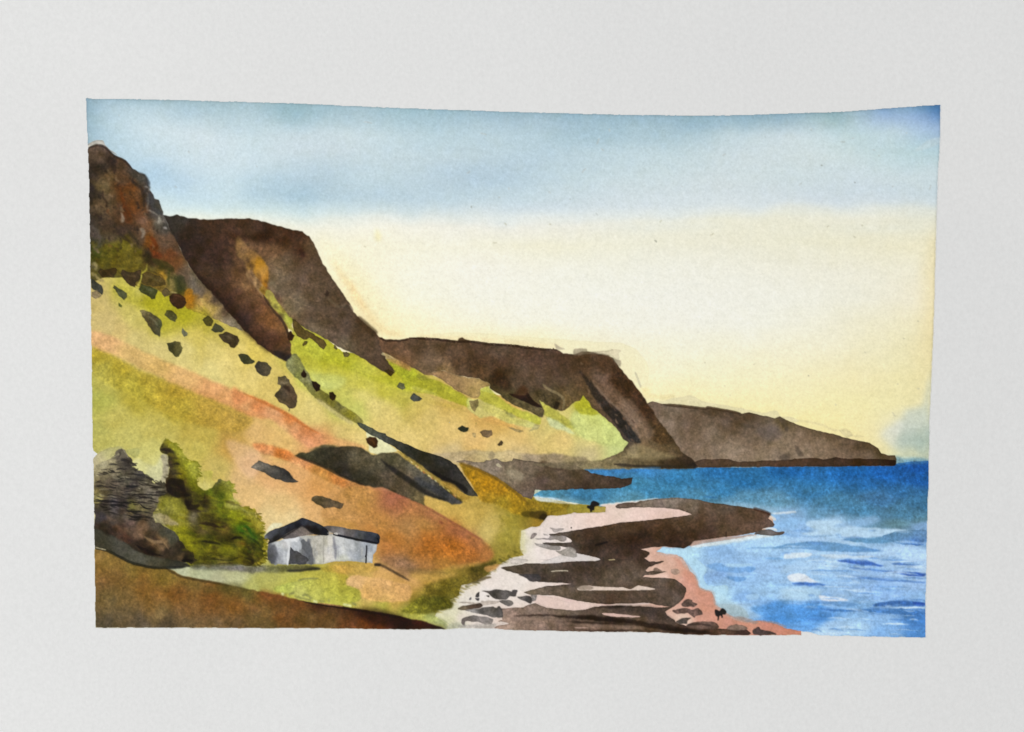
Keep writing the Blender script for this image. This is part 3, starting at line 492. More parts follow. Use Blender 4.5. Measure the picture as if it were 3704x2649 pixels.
# ---- big cliff (second from left)
C2 = cs('A', 900,1290,'2f2a24', 1000,1300,'35302a', 1100,1400,'30231a', 1300,1350,'3a2616', 1600,1330,'3c2818', 1850,1450,'241408', 1500,1480,'4a3020', 1750,1540,'4c3420', 1900,1560,'5f4228', 2100,1450,'3a2214', 2050,1540,'44280f', 1200,1520,'2e2018', 1400,1560,'382418', 1050,1550,'281c16') + \
     cs('B', 30,1450,'38220f', 100,1560,'5a442c', 150,1600,'5c462e') + \
     cs('F', 600,150,'5c4a34', 780,30,'3c200f', 800,400,'5c4836', 500,500,'665540', 430,350,'6b5a42', 1000,700,'584532', 900,900,'54412e', 1300,1000,'503e2e', 1200,1200,'5a4838', 700,700,'6a5a42', 560,780,'716244', 1600,1200,'54402e', 1500,1080,'47341f', 1750,1450,'4c3a28', 1850,1560,'4a3824', 1000,200,'4c3a28', 1150,600,'4c3a26', 400,200,'6f5638', 100,0,'74583a', 1350,800,'4e3c2a', 900,1060,'675842', 1300,1260,'6a5c44',
        100,600,'5c3d24', 300,800,'7a4c28', 100,800,'4a3020', 450,1000,'78502a', 250,1100,'4c2f1f', 500,1250,'5a3a20', 500,1420,'2b2218', 200,1200,'332016', 350,950,'70451f', 60,450,'8a643a', 150,600,'74502f', 30,950,'2f2018', 400,1200,'43281a') + \
     cs('E', 1500,100,'33231a', 1700,300,'44301f', 1900,500,'3c281a', 1800,150,'33221a', 1950,700,'2f1d14', 2100,300,'5a3d24', 1600,450,'2c1c12', 1750,600,'301d14', 2100,600,'4a2f1c', 2080,900,'2a1c14', 1450,200,'2a1c14')
wash('painted_big_cliff', J(P('A', 830,1240, 900,1250, 960,1235, 1100,1268, 1300,1285, 1500,1268, 1700,1280, 1850,1310, 1950,1345, 2050,1370, 2165,1385), P('B', 40,1400, 110,1450, 200,1610), P('F', 950,0, 1040,190, 1100,290, 1150,350, 1250,520, 1370,690, 1400,720, 1440,820, 1540,930, 1640,1020, 1700,1070, 1760,1150, 1780,1250, 1830,1370, 1900,1500, 1988,1612, 1860,1624, 1700,1530, 1600,1460, 1480,1385, 1300,1310, 1100,1190, 860,1065, 760,1000, 640,910, 600,960, 590,1070, 625,1250, 620,1350, 668,1455, 600,1480, 500,1450, 380,1370, 200,1250, 60,1100, 0,1050),
        P('E', 1950,820, 1800,650, 1640,470, 1500,300, 1400,150, 1330,0), P('A', 1020,1600, 950,1480, 880,1330)), C2, r=.8, edge=.18, gran=.12, mott=.09, sm=False, soft=.6)
wash(None, P('F', -60,-180, 40,-30, 160,50, 250,140, 300,220, 330,300, 330,400, 300,500, 330,600, 250,560, 180,470, 60,320, 20,180, -80,80, -100,-60), cs('F', 0,-60,'8f6c3c', 100,60,'946c30', 60,330,'a07c4c', 170,160,'a06c18', 230,250,'b07c2c', 280,350,'a86c1c', 240,470,'a8680f', 130,380,'a07a44', 40,150,'8c6838', -40,0,'836238'), r=1.1, soft=1.6, gran=.08, mott=.1)
wash(None, P('F', 170,110, 250,130, 310,230, 320,300, 300,420, 310,500, 240,510, 190,420, 130,300, 160,200), cs('F', 200,180,'a06c10', 230,280,'b8853c', 230,400,'b07a2c', 260,480,'a4640a', 300,400,'9c6210'), r=.8, soft=.9, edge=.1)
stroke(P('F', 50,290, 110,370, 200,480, 300,620), 26, 'b08c5c', .75, 1.0)
stroke(P('F', 230,500, 280,560, 350,650), 22, 'b08420', .8, 1.0)
wash(None, P('F', 300,540, 370,560, 430,660, 520,780, 600,880, 645,915, 640,1000, 665,1090, 610,1050, 575,1010, 500,900, 440,830, 400,800, 330,700, 280,600), cs('F', 340,620,'a8a03c', 450,720,'9a9428', 540,870,'a4a23c', 620,930,'7d8c14', 600,1000,'b2a84c', 400,740,'a89c44'), r=.7, soft=.7, edge=.08, gran=.08)
wash(None, P('F', 320,430, 400,430, 430,560, 380,560, 340,480), '85765a', soft=2, alpha=.6)
stroke(P('F', 260,600, 330,720, 410,830, 500,930, 570,1060, 600,1180), 8, '2f2416', .7, .5)
stroke(P('F', 1070,610, 1090,580, 1080,570), 18, '2a1c10', .8, .7)
stroke(P('F', 1100,640, 1250,760, 1340,720), 10, '6f5f48', .4, 1)
wash(None, P('F', 1380,730, 1410,740, 1440,800, 1420,800), '9c8c74', soft=.6, alpha=.7)
stroke(P('F', 1480,900, 1560,970, 1660,1060, 1740,1130), 26, '3a2814', .7, 1.4)
stroke(P('F', 1780,1160, 1860,1195, 2050,1198, 2165,1185), 8, '2c1c10', .8, .5)
wash(None, J(P('F', 1830,1360, 1850,1390, 1830,1400, 1800,1380)), 'b0a070', soft=.5, alpha=.8)
wash(None, P('A', 1450,1420, 1700,1430, 1900,1440, 2050,1480, 1900,1530, 1700,1500, 1500,1470), '2a170a', soft=3.5, alpha=.6, gran=.2)
wash(None, P('A', 1560,1530, 1900,1520, 2050,1620, 1700,1660, 1560,1600), '6b4a2c', soft=4, alpha=.5, gran=.15)
stroke(P('F', 740,0, 775,60, 790,110), 16, '2c140a', .6, 1.6)
wash(None, J(P('E', 1380,80, 1500,250, 1700,440, 1900,640, 2165,900), P('F', 150,1170, 350,1330, 300,1340, 0,1080), P('E', 1900,740, 1600,430)), '24160e', soft=2.5, alpha=.6, gran=.15)
wash(None, P('F', 380,1340, 520,1350, 660,1440, 640,1480, 500,1450), '1e1712', soft=1.5, alpha=.7)
for k in range(60):
    x = rg.uniform(-300, 500); y = 300 + x * 1.1 + rg.uniform(-260, 120)
    stroke(P('F', x, y, x + rg.uniform(20, 70), y + rg.uniform(50, 120)), rg.uniform(5, 16), ('24160e', '5a3c26', '6a4628', '33221a')[k % 4], .35, 1.6, (.3,.3), 1)

# ---- first cliff, top left
C1 = cs('A', 200,600,'544234', 200,680,'5c4838', 400,720,'47331f', 150,800,'30261c', 230,790,'33281e', 310,720,'281e14', 350,800,'46321f', 130,1000,'2c241b', 250,950,'62502f', 330,880,'5f4828', 400,900,'503822', 330,980,'5a4426', 340,1080,'4c3a24', 620,1080,'5c3c20', 480,960,'5c3414', 480,1050,'583616', 380,960,'4c280e', 420,1050,'5c3414', 550,1150,'62350f', 600,1000,'5c3c1c', 540,960,'6a3c14', 480,1200,'5e2e10', 520,1260,'5a3014', 600,1130,'643c1a', 400,1180,'4a3420', 600,1220,'5c3a20', 640,1150,'523418', 250,1100,'5f4a30', 180,1150,'4a3a26', 650,1080,'482c10', 150,1400,'3e342a', 130,1250,'332a20', 300,1300,'403020', 620,1280,'70503a', 650,1370,'6c4a30', 700,1330,'6b4628', 700,1470,'6c3c0c', 760,1540,'6c300c', 800,1600,'6a2c0c', 860,1560,'5c3f26', 880,1480,'5f4630', 950,1580,'4c3826', 400,1400,'3a2a1c', 600,1440,'4c3826', 560,1500,'4c3c28', 500,1350,'382818', 300,1450,'4a3c28', 210,1500,'45402c',
        560,800,'3c352c', 620,870,'47433b', 680,920,'33312e', 600,940,'40382c', 660,1010,'302e2c', 720,1100,'38363a', 700,1180,'2c2a28', 790,1130,'48443e', 800,1220,'4f4b44', 760,1230,'544e46', 850,1290,'3c3830', 720,1220,'3a3630', 780,1300,'6b6355', 280,1550,'5c5410', 450,1520,'5a500c', 380,1600,'5c520c', 180,1560,'343810', 560,1580,'544a0c', 680,1590,'302616') + \
     cs('E', 250,50,'3a3c08', 300,130,'4a4408', 600,80,'5e5212', 500,180,'54480c', 750,130,'66581a', 850,250,'5f5218', 300,250,'4c4416', 200,200,'5c5230', 700,200,'584c12', 1050,30,'622e12', 1200,120,'6c4422', 1150,230,'3a340c', 1000,150,'2f220e', 920,70,'2f240f', 950,230,'544818', 1300,230,'74461f', 1250,180,'744014', 1420,330,'6c5844', 1500,440,'625848', 1560,540,'5a4c3c', 1050,300,'6c5414', 1120,350,'8a6414', 1320,420,'3a3c1c', 1240,320,'5c4c24', 1200,420,'7a6a34', 1440,600,'9c6008', 1480,700,'94600c', 1440,500,'6f5c24', 1620,660,'a88444', 1560,750,'9c8434', 1700,800,'a0823c', 1800,850,'8a7448', 1900,900,'84745a', 2000,960,'7c7058', 1740,650,'4c3c2e', 1900,800,'54402e', 1350,500,'2c3410', 1500,800,'a09018', 1650,850,'968a1c')
wash('painted_near_cliff', J(P('A', 93,600, 95,578, 180,548, 260,568, 310,610, 350,650, 450,700, 500,740, 530,780, 570,800, 600,830, 650,845, 685,890, 695,960, 700,990, 730,1040, 745,1080, 790,1095, 805,1140, 830,1200, 835,1245, 900,1370, 960,1470, 1020,1620), P('E', 1330,0, 1450,230, 1600,420, 1750,580, 1900,740, 2060,930, 2165,1060, 2165,1075, 2000,1010, 1850,940, 1700,900, 1550,830, 1440,780, 1300,700, 1180,600, 1000,520, 800,500, 680,440, 560,370, 350,370, 230,420, 165,440, 155,0), P('A', 105,1000)), C1, r=.9, edge=.18, gran=.12, mott=.13, sm=False, soft=.6, s0=2.5, pw=2.2, warp=6)
wash(None, P('A', 92,590, 100,540, 180,500, 240,510, 270,560, 360,630, 380,650, 330,620, 260,566, 180,546, 110,560), 'b5aea0', r=.6, soft=.5, edge=.25, alpha=.9, gran=.05)
wash(None, P('A', 95,560, 180,543, 260,562, 300,590, 260,570, 180,553, 100,580), 'd2c8b0', soft=.5, alpha=.7)
# rock facets, cracks
rg2 = np.random.default_rng(21)
for k in range(120):
    x = rg2.uniform(110, 820); y = rg2.uniform(640, 1600)
    if x > 180 + (y - 560) * .75: continue
    c = ('241a12', '2f2218', '1f1812', '705a40', '83694a', '6a4020')[rg2.integers(6)]
    L = rg2.uniform(20, 60)
    stroke(P('A', x, y, x + rg2.uniform(-12, 18), y + L * .5, x + rg2.uniform(-8, 34), y + L), rg2.uniform(4, 12), c, .5, .7, (.3,.4), 1.2)
for a, w, c in (((100,790, 140,770, 180,800, 230,775, 270,800), 18, '281f17'), ((290,700, 320,690, 345,760, 370,840), 26, '2a1e14'), ((110,900, 130,1000, 120,1150), 34, '28201a'), ((235,1000, 240,1060, 280,1110, 275,1170), 12, '2a1c10'), ((150,1220, 210,1260, 230,1290), 22, '2a2018'),
               ((480,860, 560,930, 610,960, 640,1060, 660,1180), 20, '2c2218'), ((680,1190, 720,1210, 780,1250, 800,1320), 10, '8f8676'), ((640,960, 690,970, 700,1010), 8, '8d8880'), ((675,1010, 685,1100, 680,1190), 6, '7d7668'), ((420,1220, 440,1280, 430,1310), 20, '8a7c68'), ((600,1370, 640,1420, 625,1470), 24, '8a7c6a'),
               ((780,1260, 800,1290, 780,1320), 22, '8f8878'), ((840,1360, 880,1370), 16, 'a09a94'), ((410,960, 430,1080, 480,1200, 530,1280), 22, '5c2c0c'), ((710,1450, 760,1520, 785,1580), 24, '6a2c08'), ((350,1330, 420,1440, 520,1520), 26, '2f2418'), ((130,1350, 200,1420, 210,1520), 30, '544a40'), ((470,1380, 560,1480, 600,1560), 22, '302618'),
               ((580,820, 640,850, 690,900, 700,980), 22, '33322f'), ((690,1020, 720,1090, 760,1180, 820,1240), 34, '3a3a3a'), ((850,1250, 900,1340, 980,1500), 20, '2c241c'), ((540,850, 530,900, 590,930), 8, '1f1b18')):
    stroke(P('A', *a), w / 2.0, c, .75, 1.0, (.25,.3), 1.3)
stroke(J(P('A', 96,582, 180,553, 260,572, 350,655, 450,705, 530,785)), 8, '2c2016', .8, .5)
wash(None, P('E', 1180,0, 1300,60, 1400,250, 1500,420, 1600,560, 1520,600, 1400,480, 1280,330, 1120,180), cs('E', 1200,60,'643414', 1300,230,'683f1e', 1420,360,'594632', 1520,500,'5f564a'), soft=2.5, alpha=.8, gran=.1)
for k in range(90):   # olive scrub under the cliff
    x = rg2.uniform(165, 900); y = rg2.uniform(-120, 330) + max(0, (x - 600)) * .3
    stroke(P('E', x, y, x + rg2.uniform(10, 40), y + rg2.uniform(5, 40)), rg2.uniform(5, 16), ('6f6014', '4c420c', '3a3410', '7c6e22', '5a5008', '47380e')[rg2.integers(6)], .55, 1.2, (.3,.3), 1.5)
for a, w, c in (((200,180, 240,220, 230,280), 26, '86784a'), ((170,300, 220,350, 280,390, 340,420), 26, '8c7c48'), ((880,60, 920,120, 900,180), 30, '2c220c'), ((950,130, 1080,190, 1200,260, 1250,300), 60, '35300e'), ((1190,260, 1190,400, 1200,480), 22, '3a3a10'), ((1340,340, 1350,440, 1350,540), 70, '37381e'),
               ((900,200, 890,280, 840,330, 800,470, 740,540), 14, 'aaa230'), ((830,340, 810,420, 770,480), 12, 'c0b84c'), ((1080,300, 1120,360, 1160,400), 40, '96701c'), ((1440,520, 1450,620, 1470,720), 80, '9c620c'), ((960,300, 1060,340, 1150,420), 8, '2a2010'), ((1200,560, 1250,572, 1310,580), 12, 'c4b070'), ((1600,640, 1700,760, 1760,860), 40, 'ae9048')):
    stroke(P('E', *a), w / 2.6, c, .75, .9, (.2,.2), 1.2)

# ---- bands of the near hillside
wash(None, P('V', 205,768, 230,775, 257,790, 285,806, 318,824, 400,852, 480,882, 560,925, 520,960, 400,930, 300,880, 205,830), cs('V', 215,785,'a08a10', 260,800,'9c8410', 330,838,'a58c1c', 400,862,'a8841c', 470,895,'b08a30', 300,860,'a89a2c', 400,900,'a89028', 220,820,'a49834'), r=.8, soft=3, alpha=.7, gran=.12)
wash(None, P('V', 203,735, 260,752, 340,790, 420,822, 500,858, 560,885, 600,925, 560,925, 480,890, 400,858, 320,822, 260,790, 205,768), cs('V', 215,752,'cf9a64', 300,790,'c8a05c', 400,840,'cf9c5c', 480,870,'cf8c54', 560,905,'c88048', 340,815,'c49a50'), r=1, soft=2.2, alpha=.85, gran=.08)
wash(None, P('K', -140,185, 0,250, 300,388, 600,538, 800,675, 1000,788, 1150,838, 1350,880, 1560,950, 1590,1000, 1400,975, 900,975, 750,900, 600,800, 400,640, 200,540, 0,470, -140,380), cs('K', 0,300,'cc7c44', 200,400,'c8743c', 600,580,'c4682c', 850,740,'c8723c', 700,720,'cc8a58', 400,560,'cf9060', 1000,850,'cc8454', 850,900,'cf8a5c', 1300,920,'d09c5c', 500,760,'d0a468', 1100,920,'c88c4c', 50,430,'cf9a60'), r=.7, soft=2.4, alpha=.92, gran=.08)
stroke(P('K', 0,262, 300,398, 600,552, 800,688, 1000,800), 12, 'c06428', .7, 1.0, (.3,.3))
wash(None, P('K', 120,930, 250,925, 400,950, 600,1020, 700,1090, 900,1170, 1100,1260, 1300,1370, 1500,1440, 1750,1520, 2165,1620, 1900,1640, 1500,1560, 1200,1460, 900,1310, 650,1180, 400,1090, 200,1040), cs('K', 250,970,'c8743c', 450,1010,'c0601c', 600,1070,'c46828', 800,1150,'cc7c48', 1000,1280,'b8742c', 1200,1360,'c06e2c', 1500,1470,'b0743c', 300,1060,'cc8c58', 700,1250,'cf945c', 1000,1400,'b88438', 1800,1560,'a0583c', 2000,1600,'a05440'), r=.9, soft=1.8, alpha=.9, gran=.12)
wash(None, P('V', 500,980, 540,985, 580,1010, 560,1060, 530,1040), 'cfa67c', soft=3, alpha=.6)
RH = cs('V', 880,1105,'a05c3c', 953,1137,'a05c3a', 1020,1178,'9c5a38', 1060,1210,'a46434', 1060,1225,'a8622c', 950,1200,'aa5f18', 1000,1210,'ac601c', 900,1170,'a87a44', 940,1165,'a87838', 880,1200,'b06c24', 930,1240,'a06830', 860,1215,'a8682c', 840,1170,'b27a38', 980,1250,'a06a28', 900,1255,'8c6440', 760,1135,'ba8648', 800,1110,'b07c38')
wash('painted_red_slope', P('V', 770,1080, 860,1090, 910,1110, 953,1130, 1028,1175, 1065,1196, 1085,1212, 1094,1228, 1086,1245, 1040,1256, 994,1262, 930,1266, 860,1250, 845,1235, 840,1180, 800,1160, 720,1150, 720,1120), RH, r=.8, soft=2.5, alpha=.85, gran=.09, mott=.05, s0=9, warp=3)
stroke(P('V', 870,1090, 910,1108, 953,1130, 1028,1174, 1070,1200), 9, '8c4a30', .6, .7)
stroke(P('L', 680,1210, 730,1250), 10, '7a3a28', .5, 1)
wash(None, P('V', 960,1205, 1010,1195, 1060,1225, 1040,1245, 970,1240, 900,1225), 'a85a10', soft=6, alpha=.45, gran=.18)
# ochre knoll
wash(None, P('L', 945,455, 1030,472, 1200,540, 1400,640, 1600,775, 1750,900, 1850,985, 1900,1050, 1700,1130, 1450,1000, 1250,960, 1190,890, 1100,730, 980,540), cs('L', 1000,500,'94700f', 1150,620,'a87810', 1300,720,'a87208', 1500,820,'a06c08', 1200,820,'a87a14', 1700,950,'a0760f', 1500,950,'98801c', 1350,900,'9c7818', 1800,1050,'8c7014'), r=.8, soft=1.6, alpha=.92, gran=.14)
stroke(P('L', 960,460, 1200,545, 1400,645, 1600,780, 1850,980), 10, '6a4c10', .7, .8)
stroke(P('L', 890,460, 960,530, 1000,610, 1080,720, 1130,810), 9, 'c0a468', .8, .6)
wash(None, J(P('L', 1850,930, 1920,945, 2165,972, 2380,985), P('L', 2300,1060, 2150,1130, 2095,1190, 1950,1200, 1850,1130, 1780,1060)), cs('L', 1900,1000,'7a5c0c', 2100,1000,'8c7414', 1900,1100,'806818', 2050,1160,'5a4610'), r=.8, soft=1.6, alpha=.85, gran=.15)
wash(None, P('L', 1750,1110, 1800,1080, 1900,1085, 1880,1150, 1800,1155), '4c400c', soft=1, alpha=.85)
wash(None, P('L', 1870,1090, 1960,1075, 2060,1085, 2095,1140, 2070,1195, 1960,1180, 1880,1150), '43340c', soft=.8, alpha=.9, r=.8)
wash(None, P('L', 2020,1120, 2090,1130, 2070,1195, 1980,1180), '241a08', soft=.9, alpha=.8)
for k in range(46):
    x = rg2.uniform(1450, 1750); y = rg2.uniform(1100, 1624)
    stroke(P('L', x, y, x + rg2.uniform(-20, 40), y + rg2.uniform(8, 50)), rg2.uniform(5, 14), ('8a7a20', '74681a', 'a89a38')[k % 3], .45, 1.2, (.3,.3), 1.4)
# dark gully strip
wash('painted_gully', P('K', 560,-130, 660,-250, 740,-200, 800,-60, 850,0, 900,100, 1020,220, 1200,350, 1400,490, 1480,540, 1560,640, 1500,670, 1440,640, 1300,560, 1100,420, 940,310, 860,240, 800,160, 700,70, 610,0), cs('K', 700,-150,'6c6c30', 640,-100,'7c7c50', 700,20,'74782c', 800,60,'7c7c54', 850,170,'747020', 900,120,'787860', 1050,300,'66601c', 1200,420,'746c1c', 1300,440,'6c6840', 1380,540,'7c7410', 1500,610,'7c7434'), r=.9, soft=.7, edge=.12, gran=.13)
stroke(P('K', 960,330, 1100,440, 1280,570, 1440,660), 16, 'b0a06c', .6, 1.6)
wash(None, P('L', 0,180, 60,240, 130,290, 80,310, -40,330, -100,340, -170,330, -235,300, -235,240, -270,60, -200,70, -100,130), 'd2cf9c', r=.6, soft=.5, edge=.06, gran=.04)
# dark heath patch and its twin
wash('painted_dark_heath', J(P('K', 680,1085, 760,1042, 860,1030, 950,970, 1100,940, 1250,958, 1400,950, 1530,970, 1620,1020, 1700,1080, 1800,1040), P('L', 0,325, 90,312, 200,360, 330,440, 400,520, 560,600, 640,660, 700,720, 900,880, 1000,960, 960,985, 860,1000, 700,930, 580,890, 520,860, 480,900, 500,1018, 300,930, 0,790), P('K', 1600,1470, 1300,1350, 1150,1270, 1000,1200, 850,1140, 700,1092)),
     cs('K', 740,1065,'3c3a24', 1000,1060,'2c2818', 1200,1150,'2e291b', 1300,1050,'302a1a', 1300,1280,'27221a', 1500,1400,'2b281a', 1480,1120,'5a5038', 1700,1200,'4c4430', 1900,1300,'544738', 1650,1400,'2f2a1c', 1800,1080,'5f573c') + cs('L', 100,400,'565034', 300,500,'55503c', 500,680,'4c4a40', 600,780,'35322e', 800,900,'383838', 700,860,'2f3032', 250,700,'5c4c38', 100,620,'5c4e3a', 100,780,'3f3420', 400,900,'5c4f30', 30,480,'2a261a', 480,950,'6b5c30', 850,930,'4c4a48'),
     r=.9, soft=.9, edge=.15, gran=.16, mott=.12, sm=False)
stroke(P('L', -80,400, 0,480, 150,590, 300,690, 480,820, 640,900, 800,940), 20, '1a1815', .8, 1.2, (.3,.4))
stroke(P('L', 350,640, 500,740, 700,830, 800,880), 24, '2c2f34', .6, 2)
stroke(P('K', 860,1010, 960,975, 1100,945, 1250,962), 10, '75693c', .5, 1)
stroke(P('K', 700,1090, 1000,1205, 1300,1352, 1600,1472), 9, '17140f', .7, .7)
wash('painted_dark_ravine', J(P('K', 1480,650, 1540,655, 1640,700, 1780,770, 1860,790), P('L', 0,98, 65,130, 200,185, 350,250, 500,310, 600,335, 720,380, 820,420, 900,480, 980,580, 1060,700, 1130,800, 1192,893, 1150,890, 1060,875, 1000,850, 900,800, 800,740, 700,690, 600,630, 500,560, 400,490, 330,430, 280,400, 180,310, 100,250, 0,190), P('K', 1760,860, 1600,770, 1500,690)),
     cs('K', 1550,690,'474a38', 1700,770,'4a4c3c', 1850,850,'42433a') + cs('L', 100,190,'33332a', 300,300,'24241a', 500,420,'282516', 700,450,'2a2822', 600,600,'201c12', 800,600,'23201c', 900,600,'34312c', 850,740,'17140f', 1000,800,'3a3833', 1100,850,'4a463c'),
     r=.6, soft=.35, edge=.18, gran=.13, mott=.1, sm=False)
stroke(P('L', 560,560, 750,660, 1000,790, 1030,850), 18, '100d0a', .75, 1.0)
stroke(P('L', 130,300, 240,370, 400,490, 560,600, 720,720, 880,850, 1020,960), 16, 'a08434', .85, .8, (.2,.2), .8)
stroke(P('L', 700,680, 850,790, 1000,900, 1080,905), 26, 'a07c2c', .85, 1.2, (.3,.3), .8)
stroke(P('L', 740,760, 860,870, 980,950), 7, '4c4010', .7, .7)
for k in range(22):
    t = rg2.uniform(0, 620); stroke(P('L', 300 + t, 425 + t * .78, 300 + t + rg2.uniform(8, 40), 432 + t * .78 + rg2.uniform(8, 30)), rg2.uniform(3, 6), ('c4b468','b0602c','d8d09c','8c8030')[k % 4], .6, .5)

# ---- boulders
def boulder(col, p, **k):
    n = 'painted_boulder.%03d' % boulder.n; boulder.n += 1
    wash(n, p, col, **{**dict(r=.9, soft=.5, edge=.28, ew=1.1, gran=.12, mott=.25, sm=False), **k})
boulder.n = 1
B = boulder
B('37290f', P('E', 260,290, 290,250, 400,275, 500,255, 512,310, 460,372, 400,360, 330,382))
B('3a2c18', P('E', 555,330, 570,270, 640,300, 760,295, 832,275, 810,380, 760,440, 750,512, 640,450, 590,390))
B('4f3f1a', P('E', 840,330, 900,308, 1040,350, 1140,410, 1150,470, 1000,500, 880,470, 830,430))
B('3b3e1a', P('E', 800,520, 830,460, 950,500, 1042,540, 1010,645, 960,655, 900,600, 820,572))
B('584a2a', P('E', 1090,560, 1150,500, 1210,560, 1180,620, 1130,630))
B('36200e', P('E', 1190,620, 1260,590, 1340,590, 1400,640, 1422,710, 1380,770, 1310,787, 1240,740, 1195,680))
B('484a2a', P('E', 460,500, 480,475, 560,530, 640,580, 647,630, 600,665, 530,620))
B('3b3c34', P('E', 165,390, 230,430, 300,470, 325,540, 315,610, 270,570, 200,530, 165,500))
B('85724e', P('E', 172,560, 240,540, 312,620, 240,655, 175,625))
B(cs('E', 850,840,'75683c', 960,900,'55482a', 960,1010,'302a14', 1080,970,'4c5434', 1060,1090,'454028', 900,960,'3a3018'), P('E', 808,800, 870,795, 950,830, 1050,900, 1100,950, 1107,1010, 1080,1080, 1070,1152, 1010,1120, 920,1000, 850,900), soft=.6)
B('4a4822', P('E', 1138,870, 1160,795, 1220,800, 1290,870, 1300,920, 1270,960, 1210,930), soft=.5)
B('6c6b50', P('E', 1350,1090, 1370,1043, 1430,1100, 1425,1140, 1390,1155))
B(cs('E', 1200,1280,'2c2c18', 1330,1260,'7c7038', 1280,1350,'3f3c1c', 1330,1400,'46441f'), P('E', 1160,1240, 1260,1205, 1340,1220, 1380,1300, 1360,1360, 1330,1420, 1290,1422, 1200,1330))
B('464014', P('E', 1620,940, 1690,880, 1770,940, 1740,1000, 1680,1002))
B('42422a', P('E', 1740,1050, 1800,970, 1860,1000, 1930,1060, 1880,1090, 1780,1085))
B('3b301c', P('E', 1840,1120, 1940,1085, 2010,1110, 2080,1140, 2110,1190, 2090,1260, 2040,1297, 1990,1280, 1970,1240, 1880,1190))
B('5c6020', P('E', 528,700, 575,740, 565,777, 530,740))
B('36361c', P('F', -70,1390, 0,1370, 60,1380, 150,1480, 110,1510, 20,1512, -30,1480))
B(cs('F', 170,1550,'24201a', 240,1500,'33301c', 260,1560,'74644c', 320,1610,'54482f', 230,1640,'2a2418', 340,1530,'3a3824'), P('F', 150,1540, 200,1468, 320,1490, 367,1560, 345,1624, 305,1668, 260,1665, 180,1612))
B('2a180a', P('F', 590,1085, 620,1068, 672,1130, 640,1202, 600,1195, 580,1140))
B('50401a', P('F', 635,908, 700,930, 780,1030, 900,1105, 1000,1165, 1060,1190, 1102,1255, 1060,1322, 1010,1290, 940,1210, 880,1175, 860,1160, 820,1187, 700,1130, 660,1060), edge=.5)
B('544818', P('F', 765,1240, 790,1198, 837,1210, 820,1245, 780,1262), edge=.5)
B('665a2c', P('F', 1188,1300, 1205,1248, 1237,1300, 1215,1322), edge=.5)
B('665a30', P('F', 1310,1350, 1350,1343, 1397,1385, 1370,1415, 1330,1410), edge=.5)
B(cs('K', 530,70,'474228', 460,130,'8a7a58', 560,200,'24140a', 470,290,'302818', 600,260,'5a462f', 640,300,'6c563c', 600,400,'443722', 680,350,'3a2c1c', 580,140,'6a5c40'), P('K', 448,60, 530,38, 600,80, 612,140, 645,180, 690,280, 707,380, 680,440, 640,462, 580,450, 480,370, 405,300, 420,260, 480,190, 490,170, 445,140))
stroke(P('K', 610,460, 590,500), 5, '6c6440', .7, .4)
B('24160a', P('K', 755,10, 790,-40, 827,10, 820,60, 790,72, 762,40))
B('1e1206', P('K', 898,112, 960,120, 1007,160, 1000,220, 960,242, 920,190))
B('281b08', P('K', 1110,258, 1160,250, 1207,290, 1195,345, 1160,367, 1125,330))
B('351e08', P('K', 1598,860, 1650,833, 1720,845, 1762,900, 1752,960, 1710,982, 1660,950, 1612,905))
B('585835', P('K', 2010,170, 2050,125, 2100,140, 2120,200, 2080,217, 2030,205))
B('403010', P('K', 1830,-25, 1900,-40, 1985,0, 1925,50, 1890,20), gran=.1)
B(cs('K', 150,1220,'706858', 300,1230,'4f4c44', 250,1180,'403c34', 430,1330,'4e4a44', 560,1320,'26231e', 640,1400,'45413a', 500,1260,'2f2c26'), P('K', 100,1240, 140,1190, 200,1148, 290,1170, 420,1208, 530,1258, 610,1310, 650,1370, 718,1412, 640,1430, 580,1432, 480,1390, 420,1390, 300,1320, 200,1270))
B(cs('K', 950,1640,'4a3f26', 1100,1700,'4e402a', 1180,1730,'56462f'), J(P('K', 890,1625, 940,1606, 1040,1612), P('N', 960,15, 1040,50, 1112,72, 1100,120, 1070,137, 1000,115, 900,120, 840,90, 800,62, 760,45, 757,10)), edge=.2)
B('42443a', P('G', 10,1050, 60,983, 100,1010, 167,1060, 130,1085, 60,1097))
B('282c1e', P('G', 628,1450, 690,1408, 772,1440, 762,1490, 710,1507))
B('6c5638', P('G', 918,1490, 960,1463, 1082,1465, 1085,1530, 1010,1562, 960,1550), edge=.2)
B('a8925c', P('G', 820,1500, 870,1500, 860,1562, 830,1550), edge=.1, alpha=.8)
B('7a6a3c', P('G', 785,1080, 900,1068, 905,1150, 852,1222, 810,1180), edge=.3, alpha=.9)
B('958250', P('G', 1290,1415, 1400,1450, 1500,1477, 1440,1502, 1380,1480), edge=.2, alpha=.85)
B('a29c64', P('G', 1560,1482, 1640,1388, 1712,1400, 1680,1450), edge=.25, alpha=.8, soft=.8)
B('8a8848', P('G', 1215,1195, 1320,1240, 1412,1305, 1340,1312), edge=.1, alpha=.75, soft=1)
B('46361f', P('L', 1440,220, 1490,153, 1522,180, 1500,220, 1460,237))
for p in (P('E', 820,690, 835,655, 850,690), P('G', 505,1360, 530,1330, 520,1355), P('G', 860,1390, 890,1370, 880,1400)): B('94893c', p, alpha=.6, edge=.1)

